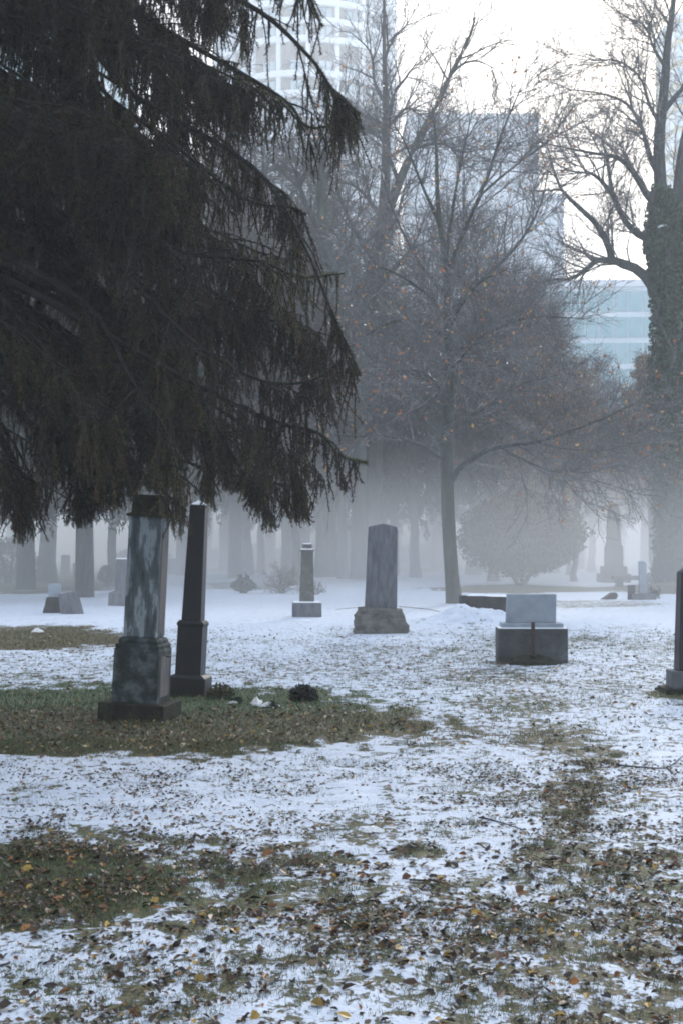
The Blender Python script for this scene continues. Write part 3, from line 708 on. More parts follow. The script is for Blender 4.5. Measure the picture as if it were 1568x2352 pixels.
for px, Y, s, v in [(680, 48, .72, 2), (845, 62, .92, 2), (1130, 52, .62, 0), (1225, 60, .8, 2), (790, 56, .72, 0), (870, 80, 1.0, 1), (1190, 100, 1.1, 2), (660, 78, 1.1, 2), (600, 64, .9, 2),
                    (955, 57, .70, 0), (1085, 62, .80, 1), (1190, 56, .86, 2), (1165, 72, .92, 0), (1010, 74, .95, 1), (915, 82, .95, 0),
                    (700, 66, 1.0, 1), (620, 72, 1.05, 0), (655, 55, .95, 2), (560, 60, 1.0, 1), (520, 70, 1.1, 0), (480, 80, 1.2, 1),
                    (800, 70, .95, 2), (1240, 78, .9, 2), (1340, 84, .66, 2), (1430, 80, .62, 2), (1100, 90, .95, 0), (730, 90, 1.2, 1),
                    (1290, 95, .62, 0), (1480, 92, .6, 0), (1405, 70, .62, 2), (1270, 64, .72, 0), (1360, 66, .5, 1), (105, 52, .9, 1), (190, 64, 1.0, 0), (330, 68, 1.0, 1), (30, 75, 1.1, 0), (400, 85, 1.1, 1),
                    (-120, 60, 1., 0), (1700, 66, 1., 1), (-300, 75, 1.1, 1), (1850, 80, 1.1, 0), (260, 50, .85, 2)]:
    put(protos[v], px, Y, s, k * 67 % 360, WL, 'bare trees of the misty wood'); k += 1
put(leafy, 1318, 52, .72, 0, 'small tree still holding tan leaves behind the low limbs of the slender bare tree', 'small leafy trees', name='tan_leaf_tree')
put(leafy, 1500, 55, .84, 120, 'small tree still holding tan leaves beside the ivy-covered trunk', 'small leafy trees', name='tan_leaf_tree')
put(leafy, 1190, 53, .9, 200, 'small tree still holding tan leaves behind the slender bare trunk', 'small leafy trees', name='tan_leaf_tree')
put(protos[2], 1307, 60, .66, 40, 'young bare tree standing before the low teal glass building', None, name='young_tree')

# evergreens
def evergreen(seed, Ht, wd, low, cols):
    rg = np.random.default_rng(seed); root = empty('evergreen')
    ac = Acc(); tube(ac, np.array([[0, 0, -.1], [0, 0, Ht * .5], [.1, 0, Ht]]), np.array([.28, .18, .02]), 8); ac.build('trunk', M['bark'], root, True)
    n = 95; z = rg.uniform(low, Ht * .97, n); a = rg.uniform(0, 2 * np.pi, n)
    P0 = np.stack([0 * z, 0 * z, z], -1); D = np.stack([np.cos(a), np.sin(a), .25 + 0 * a], -1)
    ln = wd * (1.02 - (z - low) / (Ht - low)) ** .75 * rg.uniform(.7, 1.1, n)
    B = grow(P0, D, ln, .04, .01, 7, .07, -.09, rg); ac = Acc(); tube(ac, B[0], B[1], 4)
    p, d, l2, r = spawn(B, 9, .15, 1, .5, 1.1, .25, .5, rg, .5, end=.3)
    B2 = grow(p, d, l2, .012, .005, 4, .1, -.12, rg); tube(ac, B2[0], B2[1], 3); ac.build('limbs', M['bark'], root)
    ac = Acc()
    for BB, m_ in ((B, 60), (B2, 16)):
        pts = BB[0]; N = len(pts); i = np.repeat(np.arange(N), m_); t = rg.uniform(.1, 1, N * m_) * (pts.shape[1] - 1); k_ = np.minimum(t.astype(int), pts.shape[1] - 2); f = (t - k_)[:, None]
        c = pts[i, k_] * (1 - f) + pts[i, k_ + 1] * f + rg.normal(0, .06, (N * m_, 3)); c[:, 2] -= rg.uniform(0, .22, N * m_)
        cc = np.array(cols)[rg.integers(0, len(cols), N * m_)] * rg.uniform(.7, 1.3, (N * m_, 1))
        randquads(ac, c, .13, .28, rg, np.hstack([cc, np.ones((N * m_, 1))]), 1.4)
    ac.build('foliage', M['ever'], root); return root
E1 = evergreen(51, 12, 3.4, 2.6, [(.018, .028, .022), (.028, .04, .03), (.04, .05, .036)])
E2 = evergreen(52, 9, 3.6, 2.9, [(.016, .026, .026), (.025, .038, .036), (.035, .05, .045)])
EG = 'evergreens along the edge of the wood'
for px, Y, s, v, lb in [(905, 60, .84, 1, 'dark evergreen with drooping skirts left of the slender bare trunk'), (1110, 66, .95, 0, 'dark evergreen behind the slender bare trunk and the round bush'),
                        (780, 66, 1., 1, 'dark evergreen over the thick misty trunk left of the tall grey headstone'), (660, 60, .95, 0, 'dark evergreen behind the small square grave column'),
                        (540, 56, 1.0, 1, 'dark evergreen behind the black obelisk'), (195, 38, .95, 0, 'blue-green conifer seen behind the spruce boughs at left'),
                        (60, 44, 1.1, 1, 'dark conifer at the left edge beyond the gravestones'), (330, 48, 1.1, 0, 'dark conifer beyond the narrow pale stone'),
                        (420, 60, 1.1, 1, 'dark conifer beyond the gap between the two dark pillars'), (1330, 74, .9, 1, 'dark evergreen right of the round bush, deep in the mist'), (1480, 70, .9, 0, 'dark evergreen behind the ivy-covered trunk'),
                        (985, 84, 1.1, 0, 'far dark evergreen straight behind the slender bare trunk'), (-60, 36, 1.1, 0, 'dark conifer just outside the left edge')]:
    put(E1 if v == 0 else E2, px, Y, s, px % 360, lb, EG)

BK = 'unseen dark evergreen added behind the view to darken the stone fronts'  # never in view; added to block sky light from the fronts facing the camera
for x_, y_, s_, v in [(-9, -9, 1.2, 0), (-3, -13, 1.3, 1), (4, -11, 1.25, 0), (10, -8, 1.2, 1), (-15, -16, 1.5, 0), (15, -16, 1.5, 1), (0, -22, 1.7, 0), (-11, 2, 1.2, 1), (12, 4, 1.1, 0)]:
    o = copy_tree(E1 if v == 0 else E2); o.location = (x_, y_, 0); o.scale = (s_,) * 3; o.rotation_euler = (0, 0, x_); tag(o, BK, 'tree', 'added evergreens behind the view')
# round bush
def bush(px, Y, w, h, z0, n, size, cols, label, name, cat, stems, seed):
    rt = (GX(px, Y), Y, 0); g = empty(name, rt, label=label, cat=cat); rg = np.random.default_rng(seed)
    d = nrm(rg.normal(0, 1, (n, 3))); r = rg.uniform(.25, 1, n) ** .45
    a = np.arctan2(d[:, 1], d[:, 0])
    r = r * (1 + .35 * (fbm(a * 2 + 9, d[:, 2] * 3 + 5, 3, seed) - .5))
    c = np.stack([d[:, 0] * r * w / 2, d[:, 1] * r * w / 2, z0 + (d[:, 2] * r * .5 + .5) * (h - z0)], -1)
    q = (c[:, 2] - z0) / (h - z0); sc = np.interp(q, [0, .2, .45, .7, 1], [.95, 1.05, 1.03, .9, .75]); c[:, 0] *= sc; c[:, 1] *= sc
    cc = np.array(cols)[rg.integers(0, len(cols), n)] * rg.uniform(.7, 1.3, (n, 1))
    ac = Acc(); randquads(ac, c, size, .5, rg, np.hstack([cc, np.ones((n, 1))])); ac.build('foliage', M['ever'], g)
    ac = Acc()
    for dx, dy in stems:
        P = catmull([(0, 0, -.1), (dx * .35, dy * .3, z0 * .5), (dx, dy, z0 + .5), (dx * 1.6, dy * 1.6, h * .7)], 10); tube(ac, P, np.linspace(.10, .03, 10), 7)
        B = (P[None], np.linspace(.1, .03, 10)[None], np.array([h])); p_, d_, l_, r_ = spawn(B, 14, .35, 1, .5, 1.2, .25, .5, rg, .4); Bb = grow(p_, d_, l_, .02, .006, 5, .12, 0, rg); tube(ac, Bb[0], Bb[1], 4)
    ac.build('stem', M['bark'], g); return g
bush(1196, 47.5, 4.3, 3.25, .33, 34000, .058, [(.045, .055, .035), (.065, .072, .045), (.09, .085, .055)], 'round evergreen bush on forked stems in the mist right of the slender trunk', 'round_bush', 'bush', [(-.5, .2), (.45, -.1), (.1, .4)], 4)
bush(560, 41, .75, .45, .02, 1400, .03, [(.05, .065, .045), (.08, .09, .06)], 'small low grey-green shrub left of the leafless shrub', 'low_shrub', 'shrub', [(-.1, 0), (.1, 0)], 6)
bush(246, 47, .62, .72, .04, 1500, .03, [(.06, .05, .04), (.08, .07, .055)], 'round brown ball shrub against the narrow pale stone', 'ball_shrub', 'shrub', [(.05, 0)], 7)
bush(20, 50, 2.2, 1.6, .05, 5000, .045, [(.06, .045, .045), (.09, .06, .055), (.08, .075, .05)], 'reddish low shrub at the left edge among misty stones', 'red_shrub', 'shrub', [(.1, 0), (-.2, .1)], 9)
bush(330, 66, 3.0, 1.2, .02, 5000, .06, [(.05, .055, .04)], 'low misty hedge clump behind the narrow pale stone', 'hedge_clump', 'hedge', [(.1, 0)], 10)
for j, px in enumerate((560, 700, 830, 960)):
    bush(px, 78 + j, 4.6, 1.25, .02, 5000, .07, [(.05, .055, .045)], ('low misty hedge clump behind the leafless shrub', 'low misty hedge clump behind the small square column', 'low misty hedge clump left of the tall grey headstone', 'low misty hedge clump right of the tall grey headstone')[j], 'hedge_clump', 'hedge', [(.1, 0)], 11 + j)
# leafless shrubs
def twiggy(px, Y, h, n, label, seed, leaf=0, name='leafless_shrub'):
    rt = (GX(px, Y), Y, 0); g = empty(name, rt, label=label, cat='shrub'); rg = np.random.default_rng(seed)
    D = rg.normal(0, .5, (n, 3)); D[:, 2] = 1
    B = grow(rg.normal(0, .08, (n, 3)) * [1, 1, 0], D, h * rg.uniform(.6, 1, n), .012, .005, 6, .12, -.03, rg)
    ac = Acc(); tube(ac, B[0], B[1], 4); p, d, l, r = spawn(B, 9, .2, 1, .4, 1.1, .25, .5, rg); B2 = grow(p, d, l, .006, .004, 4, .2, -.04, rg); tube(ac, B2[0], B2[1], 3)
    p, d, l, r = spawn(B2, 4, .2, 1, .4, 1.1, .35, .6, rg); B3 = grow(p, d, l, .004, .003, 3, .2, -.04, rg); tube(ac, B3[0], B3[1], 3)
    ac.build('stems', M['twig'], g)
    if leaf:
        lf = Acc(); leaves_on(lf, B3, leaf, .022, rg, TAN); lf.build('leaves', M['leaf'], g)
twiggy(650, 41, 1.05, 26, 'loose leafless shrub behind the small square column', 61, 700)
twiggy(1500, 37, .35, 24, 'dry grass tuft beside the slim upright stone', 62, 0, 'dry_tuft')
twiggy(722, 40, .4, 14, 'low dry tuft right of the small square column', 63, 80, 'dry_tuft')

# ------------------------------------------------------------------ foreground spruce
rg = np.random.default_rng(77)
TX, TY = -4.7, 11.6
sp = empty('spruce_tree', (TX, TY, 0), label='big drooping spruce whose dark hanging boughs fill the upper left', cat='tree')
rt = np.array([TX, TY, 0])
ac = Acc(); tube(ac, np.array([[0, 0, -.2], [0, 0, .3], [.03, 0, 4], [0, .05, 9], [.02, 0, 15.5]]), np.array([.48, .36, .30, .2, .02]), 14); ac.build('trunk', M['spruce_bark'], sp, True)
RXY = np.array([(-700, 745), (0, 745), (110, 735), (160, 745), (205, 775), (262, 826), (300, 800), (345, 720), (380, 645), (430, 640), (480, 700), (520, 690), (575, 700), (605, 760), (632, 788), (655, 740), (700, 770), (760, 805), (830, 824), (875, 818), (900, 780), (950, 768), (1000, 735), (1040, 800), (1075, 845), (1130, 822), (1150, 790), (1190, 750), (1230, 640), (1260, 500)])
BXY = np.array([(-900, 1150), (0, 1170), (45, 1235), (70, 1250), (95, 1185), (150, 1195), (200, 1205), (260, 1165), (300, 1140), (330, 1110), (375, 1130), (395, 1235), (425, 1240), (440, 1120), (490, 1170), (505, 1115), (560, 1130), (610, 1215), (640, 1205), (690, 1200), (745, 1175), (770, 1110), (800, 1140), (830, 1130), (850, 1080)])
GAPS = [(70, 66, 44, 18), (130, 58, 20, 16), (205, 135, 22, 12), (265, 190, 24, 14), (478, 108, 28, 36), (515, 90, 18, 30), (640, 70, 50, 34), (700, 120, 30, 30), (560, 320, 24, 16), (490, 372, 34, 20), (452, 330, 22, 20), (330, 262, 22, 14), (245, 558, 26, 10), (335, 625, 30, 32), (660, 330, 26, 20), (600, 235, 22, 26), (690, 240, 28, 22), (300, 300, 40, 14), (430, 400, 30, 14),
        (540, 1010, 16, 40), (620, 170, 26, 18), (585, 60, 16, 34), (745, 380, 50, 40), (715, 420, 30, 50), (730, 540, 26, 40), (760, 330, 40, 24), (720, 60, 14, 50), (690, 300, 22, 18), (650, 400, 30, 16), (680, 440, 20, 18), (400, 120, 20, 10), (330, 60, 18, 10), (180, 250, 14, 10), (730, 700, 22, 30), (700, 830, 30, 12), (760, 940, 24, 30), (480, 620, 16, 12), (560, 700, 16, 14), (410, 760, 16, 14), (640, 960, 14, 20), (450, 1050, 14, 40), (690, 590, 16, 30), (150, 420, 18, 10), (360, 560, 18, 12)]
def ok(p, frac=1.0):
    Yv = p[:, 1]; px = CX + p[:, 0] / Yv * F; py = HY - (p[:, 2] - CAMZ) / Yv * F
    good = px < np.interp(py, RXY[:, 0], RXY[:, 1])
    good &= py < np.interp(px, BXY[:, 0], BXY[:, 1])
    for cx, cy, rx, ry in GAPS:
        ins = ((px - cx) / rx) ** 2 + ((py - cy) / ry) ** 2 < 1
        good &= ~(ins & (rg.uniform(0, 1, len(p)) < .93))
    return good, px, py
main = [  # (points on the layout sheet with depth) -- tips are the silhouette tips
    [(-300, -300, 11.4), (200, -120, 11), (520, 20, 10.7), (700, 130, 10.5), (770, 200, 10.4), (825, 262, 10.3)],
    [(-300, -250, 11.6), (150, -60, 11.6), (450, 120, 11.6), (640, 250, 11.4), (720, 280, 11.3), (795, 280, 11.2)],
    [(-400, 20, 11.5), (0, 82, 11.2), (130, 108, 11), (205, 165, 10.9), (250, 215, 10.8), (400, 330, 10.7), (560, 440, 10.6), (640, 480, 10.5), (702, 492, 10.4)],
    [(-400, 100, 11.5), (0, 240, 11.2), (120, 310, 11), (250, 440, 10.8), (420, 560, 10.6), (600, 610, 10.4), (700, 640, 10.3), (790, 628, 10.3)],
    [(-300, -40, 11.4), (0, 5, 11), (90, 30, 10.8), (200, 100, 10.7), (300, 210, 10.6), (480, 330, 10.4), (620, 430, 10.3), (700, 570, 10.2), (760, 690, 10.1), (815, 790, 10.1), (822, 860, 10.1)],
    [(-400, 300, 11.6), (0, 420, 11.3), (180, 520, 11), (330, 680, 10.8), (460, 800, 10.6), (600, 870, 10.5), (720, 862, 10.4), (800, 810, 10.4)],
    [(-400, 500, 11.5), (0, 640, 11.2), (250, 780, 10.9), (450, 890, 10.6), (620, 950, 10.5), (720, 1008, 10.4), (790, 1050, 10.4), (843, 1064, 10.4)],
    [(-400, 700, 11.5), (-100, 860, 11.2), (60, 990, 10.9), (160, 1035, 10.8), (240, 1042, 10.8), (310, 1068, 10.7), (342, 1105, 10.7)],
    [(-400, 820, 11.3), (-150, 950, 11), (-40, 1050, 10.8), (10, 1080, 10.8), (45, 1120, 10.8)],
    [(-400, 400, 11.5), (0, 560, 11.2), (200, 720, 10.9), (310, 860, 10.7), (370, 980, 10.5), (392, 1070, 10.4), (420, 1160, 10.3)],
    [(-400, 420, 11.6), (50, 560, 11.5), (300, 740, 11.3), (450, 900, 11.1), (540, 1020, 11), (600, 1120, 10.9), (618, 1180, 10.9)],
    [(-400, 450, 11.6), (50, 640, 11.6), (300, 800, 11.6), (500, 930, 11.5), (640, 1040, 11.4), (700, 1130, 11.4)],
    [(-400, 600, 11.6), (0, 800, 11.4), (120, 930, 11.2), (190, 1080, 11.1), (210, 1150, 11.1)],
    [(-400, 650, 11.5), (-60, 880, 11.2), (30, 1020, 11), (60, 1140, 10.9), (58, 1210, 10.9)],
    [(-400, -100, 11.6), (80, 30, 11.9), (320, 150, 12.1), (500, 300, 12.2), (600, 400, 12.2), (660, 450, 12.2)],
    [(-400, -500, 11.5), (100, -350, 11), (450, -180, 10.6), (650, -40, 10.4), (740, 60, 10.3)],
    [(-400, 250, 11.6), (100, 420, 12), (350, 560, 12.2), (540, 700, 12.3), (690, 780, 12.3), (740, 880, 12.3)],
    [(-400, 350, 11.6), (50, 520, 12), (250, 700, 12.3), (400, 860, 12.5), (470, 980, 12.5), (480, 1110, 12.5)],
]
B_pts = []; B_rad = []
for p in main:
    p = [(a_ + (rg.normal(0, 12) if 0 < q_ < len(p) - 1 else 0), b_ + (rg.normal(0, 12) if 0 < q_ < len(p) - 1 else 0), c_) for q_, (a_, b_, c_) in enumerate(p)]
    P = catmull([W(*q) for q in p], 26); P = np.vstack([[TX, TY, P[0][2] + .5]], ) if False else P
    a0 = np.array([TX, TY + rg.uniform(-.1, .1), P[0][2] + .25]); P[0] = a0
    B_pts.append(P); B_rad.append(np.interp(np.linspace(0, 1, 26), [0, .4, 1], [.05, .02, .004]))
for j in range(92):   # filler boughs through the crown
    py_t = rg.uniform(-380, 1120); xr = np.interp(py_t, RXY[:, 0], RXY[:, 1]); px_t = xr - rg.uniform(70, 640)
    Yt = rg.uniform(9.9, 13.4); T = W(px_t, py_t, Yt)
    z0 = T[2] + rg.uniform(.6, 1.7) + (0 if T[2] > 3 else .4)
    S = np.array([TX, TY, z0]); mid = S * .55 + T * .45 + np.array([0, 0, rg.uniform(.15, .5)]) + rg.normal(0, .12, 3)
    m2 = S * .22 + T * .78 + np.array([0, 0, rg.uniform(.0, .3)]) + rg.normal(0, .12, 3)
    B_pts.append(catmull([S, mid, m2, T], 26)); B_rad.append(np.interp(np.linspace(0, 1, 26), [0, .4, 1], [.045, .017, .004]))
for j in range(40):   # boughs on the sides that do not face the view
    a = rg.uniform(R(60), R(290)); z0 = rg.uniform(2.6, 13); ln = 4.3 * (1 - z0 / 16) + .8
    if math.cos(a) * ln > 2.0: continue
    S = np.array([TX, TY, z0]); T = S + np.array([math.cos(a) * ln, math.sin(a) * ln, -1.2]); mid = (S + T) / 2 + [0, 0, .3]
    B_pts.append(catmull([S, mid, T], 26)); B_rad.append(np.linspace(.05, .006, 26))
for P, r_ in zip(B_pts, B_rad):
    ac = Acc(); tube(ac, P - rt, r_, 6); ac.build('bough', M['spruce_bark'], sp, True)
BP = np.array(B_pts); BR = np.array(B_rad); BL = np.array([plen(p) for p in BP])
# secondary branchlets: spread sideways and droop
nb = len(BP); ks = 24
par = np.repeat(np.arange(nb), ks); t = rg.uniform(.3, 1, nb * ks) * 25; ii = np.minimum(t.astype(int), 24); f = (t - ii)[:, None]
p = BP[par, ii] * (1 - f) + BP[par, ii + 1] * f; tg = nrm(BP[par, ii + 1] - BP[par, ii])
side = nrm(np.cross(tg, [0, 0, 1.])) * rg.choice([-1, 1], nb * ks)[:, None]
d = nrm(tg * rg.uniform(.35, 1.2, (nb * ks, 1)) + side * rg.uniform(.3, 1, (nb * ks, 1)) + rg.normal(0, .15, (nb * ks, 3)))
ln = rg.uniform(.25, .8, nb * ks) * (1.1 - .5 * t / 25)
keep, _, _ = ok(p); p, d, ln = p[keep], d[keep], ln[keep]
S2 = grow(p, d, ln, .009, .003, 6, .07, -.07, rg)
e, _, _ = ok(S2[0][:, -1]); S2 = (S2[0][e], S2[1][e], S2[2][e])
tw = Acc(); tube(tw, S2[0] - rt, S2[1], 4)
# hanging tassels
def tass_from(P, m_, t0):
    N, K, _ = P.shape; par = np.repeat(np.arange(N), m_); t = rg.uniform(t0, 1, N * m_) * (K - 1); i_ = np.minimum(t.astype(int), K - 2); f = (t - i_)[:, None]
    return P[par, i_] * (1 - f) + P[par, i_ + 1] * f
tp = np.vstack([tass_from(BP, 84, .3), tass_from(S2[0], 13, .1)])
tl = rg.uniform(.10, .36, len(tp)) * rg.choice([.7, 1, 1.5], len(tp)) * (1 + .25 * (vnoise(tp[:, 0] * 3, tp[:, 1] * 3, 4) - .5))
g1_, px, py = ok(tp); cl_ = fbm(px / 42, py / 26, 3, 55) + .25 * (fbm(tp[:, 0] * 2.5, tp[:, 1] * 2.5, 2, 8) - .5); g1_ &= rg.uniform(0, 1, len(tp)) < .25 + .75 * sstep(.38, .52, cl_); tp, tl, px, py = tp[g1_], tl[g1_], px[g1_], py[g1_]
endpy = np.interp(px, BXY[:, 0], BXY[:, 1]); maxl = (endpy - py) / F * tp[:, 1]
tl = np.minimum(tl, maxl + rg.uniform(-.04, .05, len(tl))); s_ = tl > .05; tp, tl = tp[s_], tl[s_]
n = len(tp); print('tassels', n)
dd = rg.normal(0, .18, (n, 3)); dd[:, 2] = -1
T = grow(tp, dd, tl, .006, .003, 5, .11, -.06, rg)
tube(tw, T[0] - rt, T[1], 3)
# upright tips of the boughs and tufts
tw.build('twigs', M['spruce_bark'], sp)
def needles(P, cnt_per_m, L, nl, wd, spread, name, cols):
    N, K, _ = P.shape; cnt = np.maximum(6, (L * cnt_per_m)).astype(int); par = np.repeat(np.arange(N), cnt); M_ = len(par)
    t = rg.uniform(0, 1, M_) * (K - 1); i_ = np.minimum(t.astype(int), K - 2); f = (t - i_)[:, None]
    b0 = P[par, i_] * (1 - f) + P[par, i_ + 1] * f; tg = nrm(P[par, i_ + 1] - P[par, i_])
    q = nrm(np.cross(tg, rg.normal(0, 1, (M_, 3)))); dn_ = nrm(tg * rg.uniform(.5, 1.3, (M_, 1)) + q * spread)
    w_ = nrm(np.cross(dn_, rg.normal(0, 1, (M_, 3)))) * wd; l_ = nl * rg.uniform(.7, 1.25, (M_, 1))
    Vv = np.stack([b0 - w_, b0 + w_, b0 + dn_ * l_], 1).reshape(-1, 3) - rt
    zn = fbm(P[:, 0, 0] * 2.2 + P[:, 0, 2] * 2, P[:, 0, 1] * 2.2 + P[:, 0, 2] * 1.5, 3, 66)[:, None]; ct = np.array(cols)[rg.integers(0, len(cols), N)] * (.35 + 1.3 * sstep(.3, .7, zn)); cc = np.repeat(ct, cnt, 0) * rg.uniform(.7, 1.3, (M_, 1))
    a_ = Acc(); a_.add(Vv, np.arange(M_ * 3).reshape(-1, 3), np.repeat(np.hstack([cc, np.ones((M_, 1))]), 3, 0)); print(name, M_)
    return a_.build(name, M['spruce'], sp)
SC = [(.034, .029, .012), (.050, .035, .014), (.048, .027, .013), (.030, .033, .013), (.070, .058, .020)]
needles(T[0], 250, tl, .029, .0034, 1.05, 'hanging_needles', SC)
needles(S2[0], 240, S2[2], .026, .003, 1.0, 'needles', [(.04, .05, .025), (.055, .062, .032), (.035, .04, .022)])
needles(BP[:, 8:], 330, BL * .7, .034, .0036, 1.1, 'lit_bough_needles', [(.06, .07, .035), (.08, .085, .045)])  # lighter tint paints the light caught along the boughs

# ------------------------------------------------------------------ buildings
def box_acc(ac, x0, x1, y0, y1, z0, z1):
    V = [(x, y, z) for z in (z0, z1) for x, y in ((x0, y0), (x1, y0), (x1, y1), (x0, y1))]
    ac.add(V, [(3, 2, 1, 0), (4, 5, 6, 7), (0, 1, 5, 4), (1, 2, 6, 5), (2, 3, 7, 6), (3, 0, 4, 7)])
def sector(ac, r0, r1, a0, a1, z0, z1, n):
    aa = np.linspace(a0, a1, n + 1)
    for a, b in zip(aa[:-1], aa[1:]):
        V = [(r * math.sin(t), -r * math.cos(t), z) for z in (z0, z1) for r, t in ((r0, a), (r1, a), (r1, b), (r0, b))]
        ac.add(V, [(3, 2, 1, 0), (4, 5, 6, 7), (0, 1, 5, 4), (1, 2, 6, 5), (2, 3, 7, 6), (3, 0, 4, 7)])
YT = 250; RT = 16.
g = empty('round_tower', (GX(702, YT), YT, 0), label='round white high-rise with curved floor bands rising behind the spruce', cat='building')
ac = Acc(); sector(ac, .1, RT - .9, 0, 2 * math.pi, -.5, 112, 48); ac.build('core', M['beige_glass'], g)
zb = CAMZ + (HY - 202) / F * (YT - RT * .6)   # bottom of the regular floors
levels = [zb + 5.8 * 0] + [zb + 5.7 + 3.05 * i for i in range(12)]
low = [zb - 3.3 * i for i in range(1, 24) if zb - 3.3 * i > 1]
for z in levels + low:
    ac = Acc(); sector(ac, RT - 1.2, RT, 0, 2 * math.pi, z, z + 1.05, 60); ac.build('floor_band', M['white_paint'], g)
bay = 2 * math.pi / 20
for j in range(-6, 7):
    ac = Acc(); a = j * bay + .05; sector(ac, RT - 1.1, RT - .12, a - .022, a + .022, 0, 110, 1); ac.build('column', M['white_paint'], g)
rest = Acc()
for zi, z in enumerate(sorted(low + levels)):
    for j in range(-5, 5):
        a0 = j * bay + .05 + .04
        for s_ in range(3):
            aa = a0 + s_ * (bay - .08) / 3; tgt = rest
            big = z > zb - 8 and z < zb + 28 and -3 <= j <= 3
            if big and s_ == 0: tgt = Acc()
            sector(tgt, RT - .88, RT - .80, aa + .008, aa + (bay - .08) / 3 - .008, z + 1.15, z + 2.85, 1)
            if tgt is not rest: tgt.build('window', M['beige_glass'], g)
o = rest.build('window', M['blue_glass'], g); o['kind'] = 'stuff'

def block_building(name, px0, px1, pyt, Y, depth, fl, bay, mw, mg, label, yaw=0, sill=.9, nparts=90):
    x0, x1 = GX(px0, Y), GX(px1, Y); w = x1 - x0; fr = min(.10, bay * .06); h = CAMZ + (HY - pyt) / F * Y
    g = empty(name, ((x0 + x1) / 2, Y, 0), (0, 0, R(yaw)), label=label, cat='building')
    ac = Acc(); box_acc(ac, -w / 2, w / 2, .3, depth, -.5, h - .3); ac.build('wall', mw, g)
    ac = Acc(); box_acc(ac, -w / 2 - .3, w / 2 + .3, 0, depth + .3, h - .3, h + .5); ac.build('roof', M['white_paint'], g)
    nf = int((h - 1) / fl); nb_ = max(1, int(w / bay)); bw = w / nb_; cnt = 0; rest = Acc(); used_rest = False
    for i_ in range(nf - 1, -1, -1):
        for j_ in range(nb_):
            t_ = Acc() if cnt < nparts else rest
            xa = -w / 2 + j_ * bw + fr; zz = h - .6 - (nf - i_) * fl + sill
            if zz < .3: continue
            box_acc(t_, xa, xa + bw - 2 * fr, .12, .28, zz, zz + fl - sill - .25)
            if t_ is rest: used_rest = True
            else: t_.build('window', mg, g)
            cnt += 1
    sd_ = -1 if px0 > CX else 1
    for i_ in range(nf):
        zz = h - .6 - (nf - i_) * fl + sill
        if zz < .3: continue
        for j_ in range(int(depth / 3.2)):
            ya = .8 + j_ * 3.2; xa = sd_ * (w / 2 + .06)
            box_acc(rest, min(xa, xa - sd_ * .2), max(xa, xa - sd_ * .2), ya, ya + 2.7, zz, zz + fl - sill - .3); used_rest = True
    if used_rest: o = rest.build('window', mg, g); o['kind'] = 'stuff'
    return g
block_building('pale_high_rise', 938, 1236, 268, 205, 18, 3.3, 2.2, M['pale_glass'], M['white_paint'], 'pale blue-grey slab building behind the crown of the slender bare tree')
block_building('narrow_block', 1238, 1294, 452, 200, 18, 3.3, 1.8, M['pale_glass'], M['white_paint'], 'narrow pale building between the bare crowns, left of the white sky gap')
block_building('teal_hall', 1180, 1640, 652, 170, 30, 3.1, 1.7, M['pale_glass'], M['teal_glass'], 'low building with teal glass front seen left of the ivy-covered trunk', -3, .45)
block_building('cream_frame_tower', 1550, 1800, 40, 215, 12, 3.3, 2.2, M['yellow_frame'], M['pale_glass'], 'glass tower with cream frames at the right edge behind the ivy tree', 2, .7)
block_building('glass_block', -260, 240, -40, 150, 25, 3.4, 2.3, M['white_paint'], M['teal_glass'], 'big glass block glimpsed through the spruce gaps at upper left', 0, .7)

# ------------------------------------------------------------------ air
def vol_mat(name, dens, colr, an=0.45):
    m = bpy.data.materials.new(name); m.use_nodes = True; nt = m.node_tree
    nt.nodes.remove(nt.nodes['Principled BSDF'])
    v = nt.nodes.new('ShaderNodeVolumePrincipled')
    v.inputs['Density'].default_value = dens; v.inputs['Color'].default_value = (*colr, 1)
    v.inputs['Anisotropy'].default_value = an; v.inputs['Density Attribute'].default_value = ''
    nt.links.new(v.outputs[0], nt.nodes['Material Output'].inputs['Volume']); return m
ac = Acc(); box_acc(ac, -640, 640, -70, 640, -1.5, 125)
o = ac.build('haze', vol_mat('haze_air', .0018, (.93, .965, 1.0), .35)); tag(o, 'cold blue winter haze over the whole graveyard', kind='stuff')
# ground mist: a shallow bank that thins upwards and towards the near graves
ac = Acc(); box_acc(ac, -110, 110, 13, 150, -1.0, 6.5)
mm = vol_mat('mist_air', .030, (.995, .997, 1.0), .55); nt = mm.node_tree
vn = [n_ for n_ in nt.nodes if n_.bl_idname == 'ShaderNodeVolumePrincipled'][0]
ge = nt.nodes.new('ShaderNodeNewGeometry'); sx = nt.nodes.new('ShaderNodeSeparateXYZ'); nt.links.new(ge.outputs['Position'], sx.inputs[0])
def mrange(src, a_, b_, c_, d_):
    r_ = nt.nodes.new('ShaderNodeMapRange'); r_.interpolation_type = 'SMOOTHSTEP'
    for i_, v_ in zip((1, 2, 3, 4), (a_, b_, c_, d_)): r_.inputs[i_].default_value = v_
    nt.links.new(src, r_.inputs[0]); return r_.outputs[0]
def mul(p_, q_):
    r_ = nt.nodes.new('ShaderNodeMath'); r_.operation = 'MULTIPLY'; nt.links.new(p_, r_.inputs[0])
    if isinstance(q_, float): r_.inputs[1].default_value = q_
    else: nt.links.new(q_, r_.inputs[1])
    return r_.outputs[0]
dz = mrange(sx.outputs['Z'], 1.0, 4.5, 1., 0.); dy = mrange(sx.outputs['Y'], 15, 68, 0., 1.)
nt.links.new(mul(mul(dz, dy), .062), vn.inputs['Density'])
o = ac.build('ground_mist', mm); tag(o, 'pale low mist lying over the far half of the graveyard', kind='stuff')

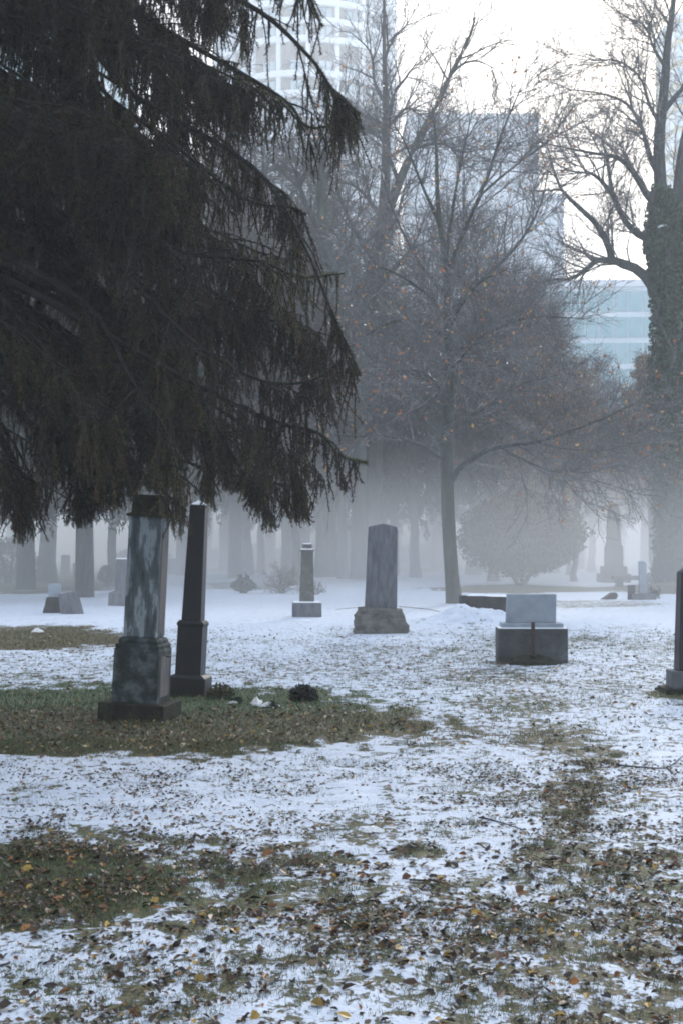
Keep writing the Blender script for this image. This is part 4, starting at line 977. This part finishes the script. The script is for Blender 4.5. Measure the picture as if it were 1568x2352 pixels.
# ------------------------------------------------------------------ light, world, camera
w = bpy.data.worlds.new('World'); scene.world = w; w.use_nodes = True; nt = w.node_tree
bg = nt.nodes['Background']
sky = nt.nodes.new('ShaderNodeTexSky'); sky.sky_type = 'NISHITA'; sky.sun_disc = False
sky.sun_elevation = R(24); sky.sun_rotation = R(16); sky.air_density = 1.2; sky.dust_density = 2.5
nt.links.new(sky.outputs[0], bg.inputs[0]); bg.inputs[1].default_value = .15
bg2 = nt.nodes.new('ShaderNodeBackground'); bg2.inputs[1].default_value = 1.0
tcw = nt.nodes.new('ShaderNodeTexCoord'); nw = nt.nodes.new('ShaderNodeTexNoise'); nw.inputs['Scale'].default_value = 1.6; nw.inputs['Detail'].default_value = 5
nt.links.new(tcw.outputs['Generated'], nw.inputs['Vector'])
rw = nt.nodes.new('ShaderNodeValToRGB'); rw.color_ramp.elements[0].position = .3; rw.color_ramp.elements[0].color = (.78, .88, 1.04, 1); rw.color_ramp.elements[1].position = .7; rw.color_ramp.elements[1].color = (.90, .97, 1.06, 1)
nt.links.new(nw.outputs['Fac'], rw.inputs[0]); nt.links.new(rw.outputs[0], bg2.inputs[0])
mxw = nt.nodes.new('ShaderNodeMixShader'); mxw.inputs[0].default_value = .74
nt.links.new(bg.outputs[0], mxw.inputs[1]); nt.links.new(bg2.outputs[0], mxw.inputs[2])
nt.links.new(mxw.outputs[0], nt.nodes['World Output'].inputs[0])
sd = bpy.data.lights.new('sun', 'SUN'); sd.energy = 3.0; sd.angle = R(12); sd.color = (1, .98, .95)
so = bpy.data.objects.new('sun', sd); col.objects.link(so)
from mathutils import Vector
az = R(16); el = R(24); dvec = Vector((math.sin(az) * math.cos(el), math.cos(az) * math.cos(el), math.sin(el)))
so.rotation_euler = dvec.to_track_quat('Z', 'Y').to_euler(); so.location = (20, 30, 30)

cd = bpy.data.cameras.new('camera'); cam = bpy.data.objects.new('camera', cd); col.objects.link(cam); scene.camera = cam
cam.location = (0, 0, CAMZ); cam.rotation_euler = (R(90), 0, 0)
cd.sensor_fit = 'VERTICAL'; cd.sensor_height = 36.; cd.lens = F / 2352 * 36.; cd.shift_y = (HY - 1176) / 2352
cd.clip_end = 2000; cd.clip_start = .05
vs = scene.view_settings; vs.view_transform = 'Standard'; vs.look = 'None'; vs.exposure = .66; vs.gamma = 1
cy = scene.cycles
cy.use_denoising = True
cy.max_bounces = 8; cy.diffuse_bounces = 3; cy.glossy_bounces = 2; cy.transmission_bounces = 2; cy.volume_bounces = 5
cy.transparent_max_bounces = 4; cy.volume_max_steps = 64; cy.volume_step_rate = 1.0; cy.filter_width = 1.9
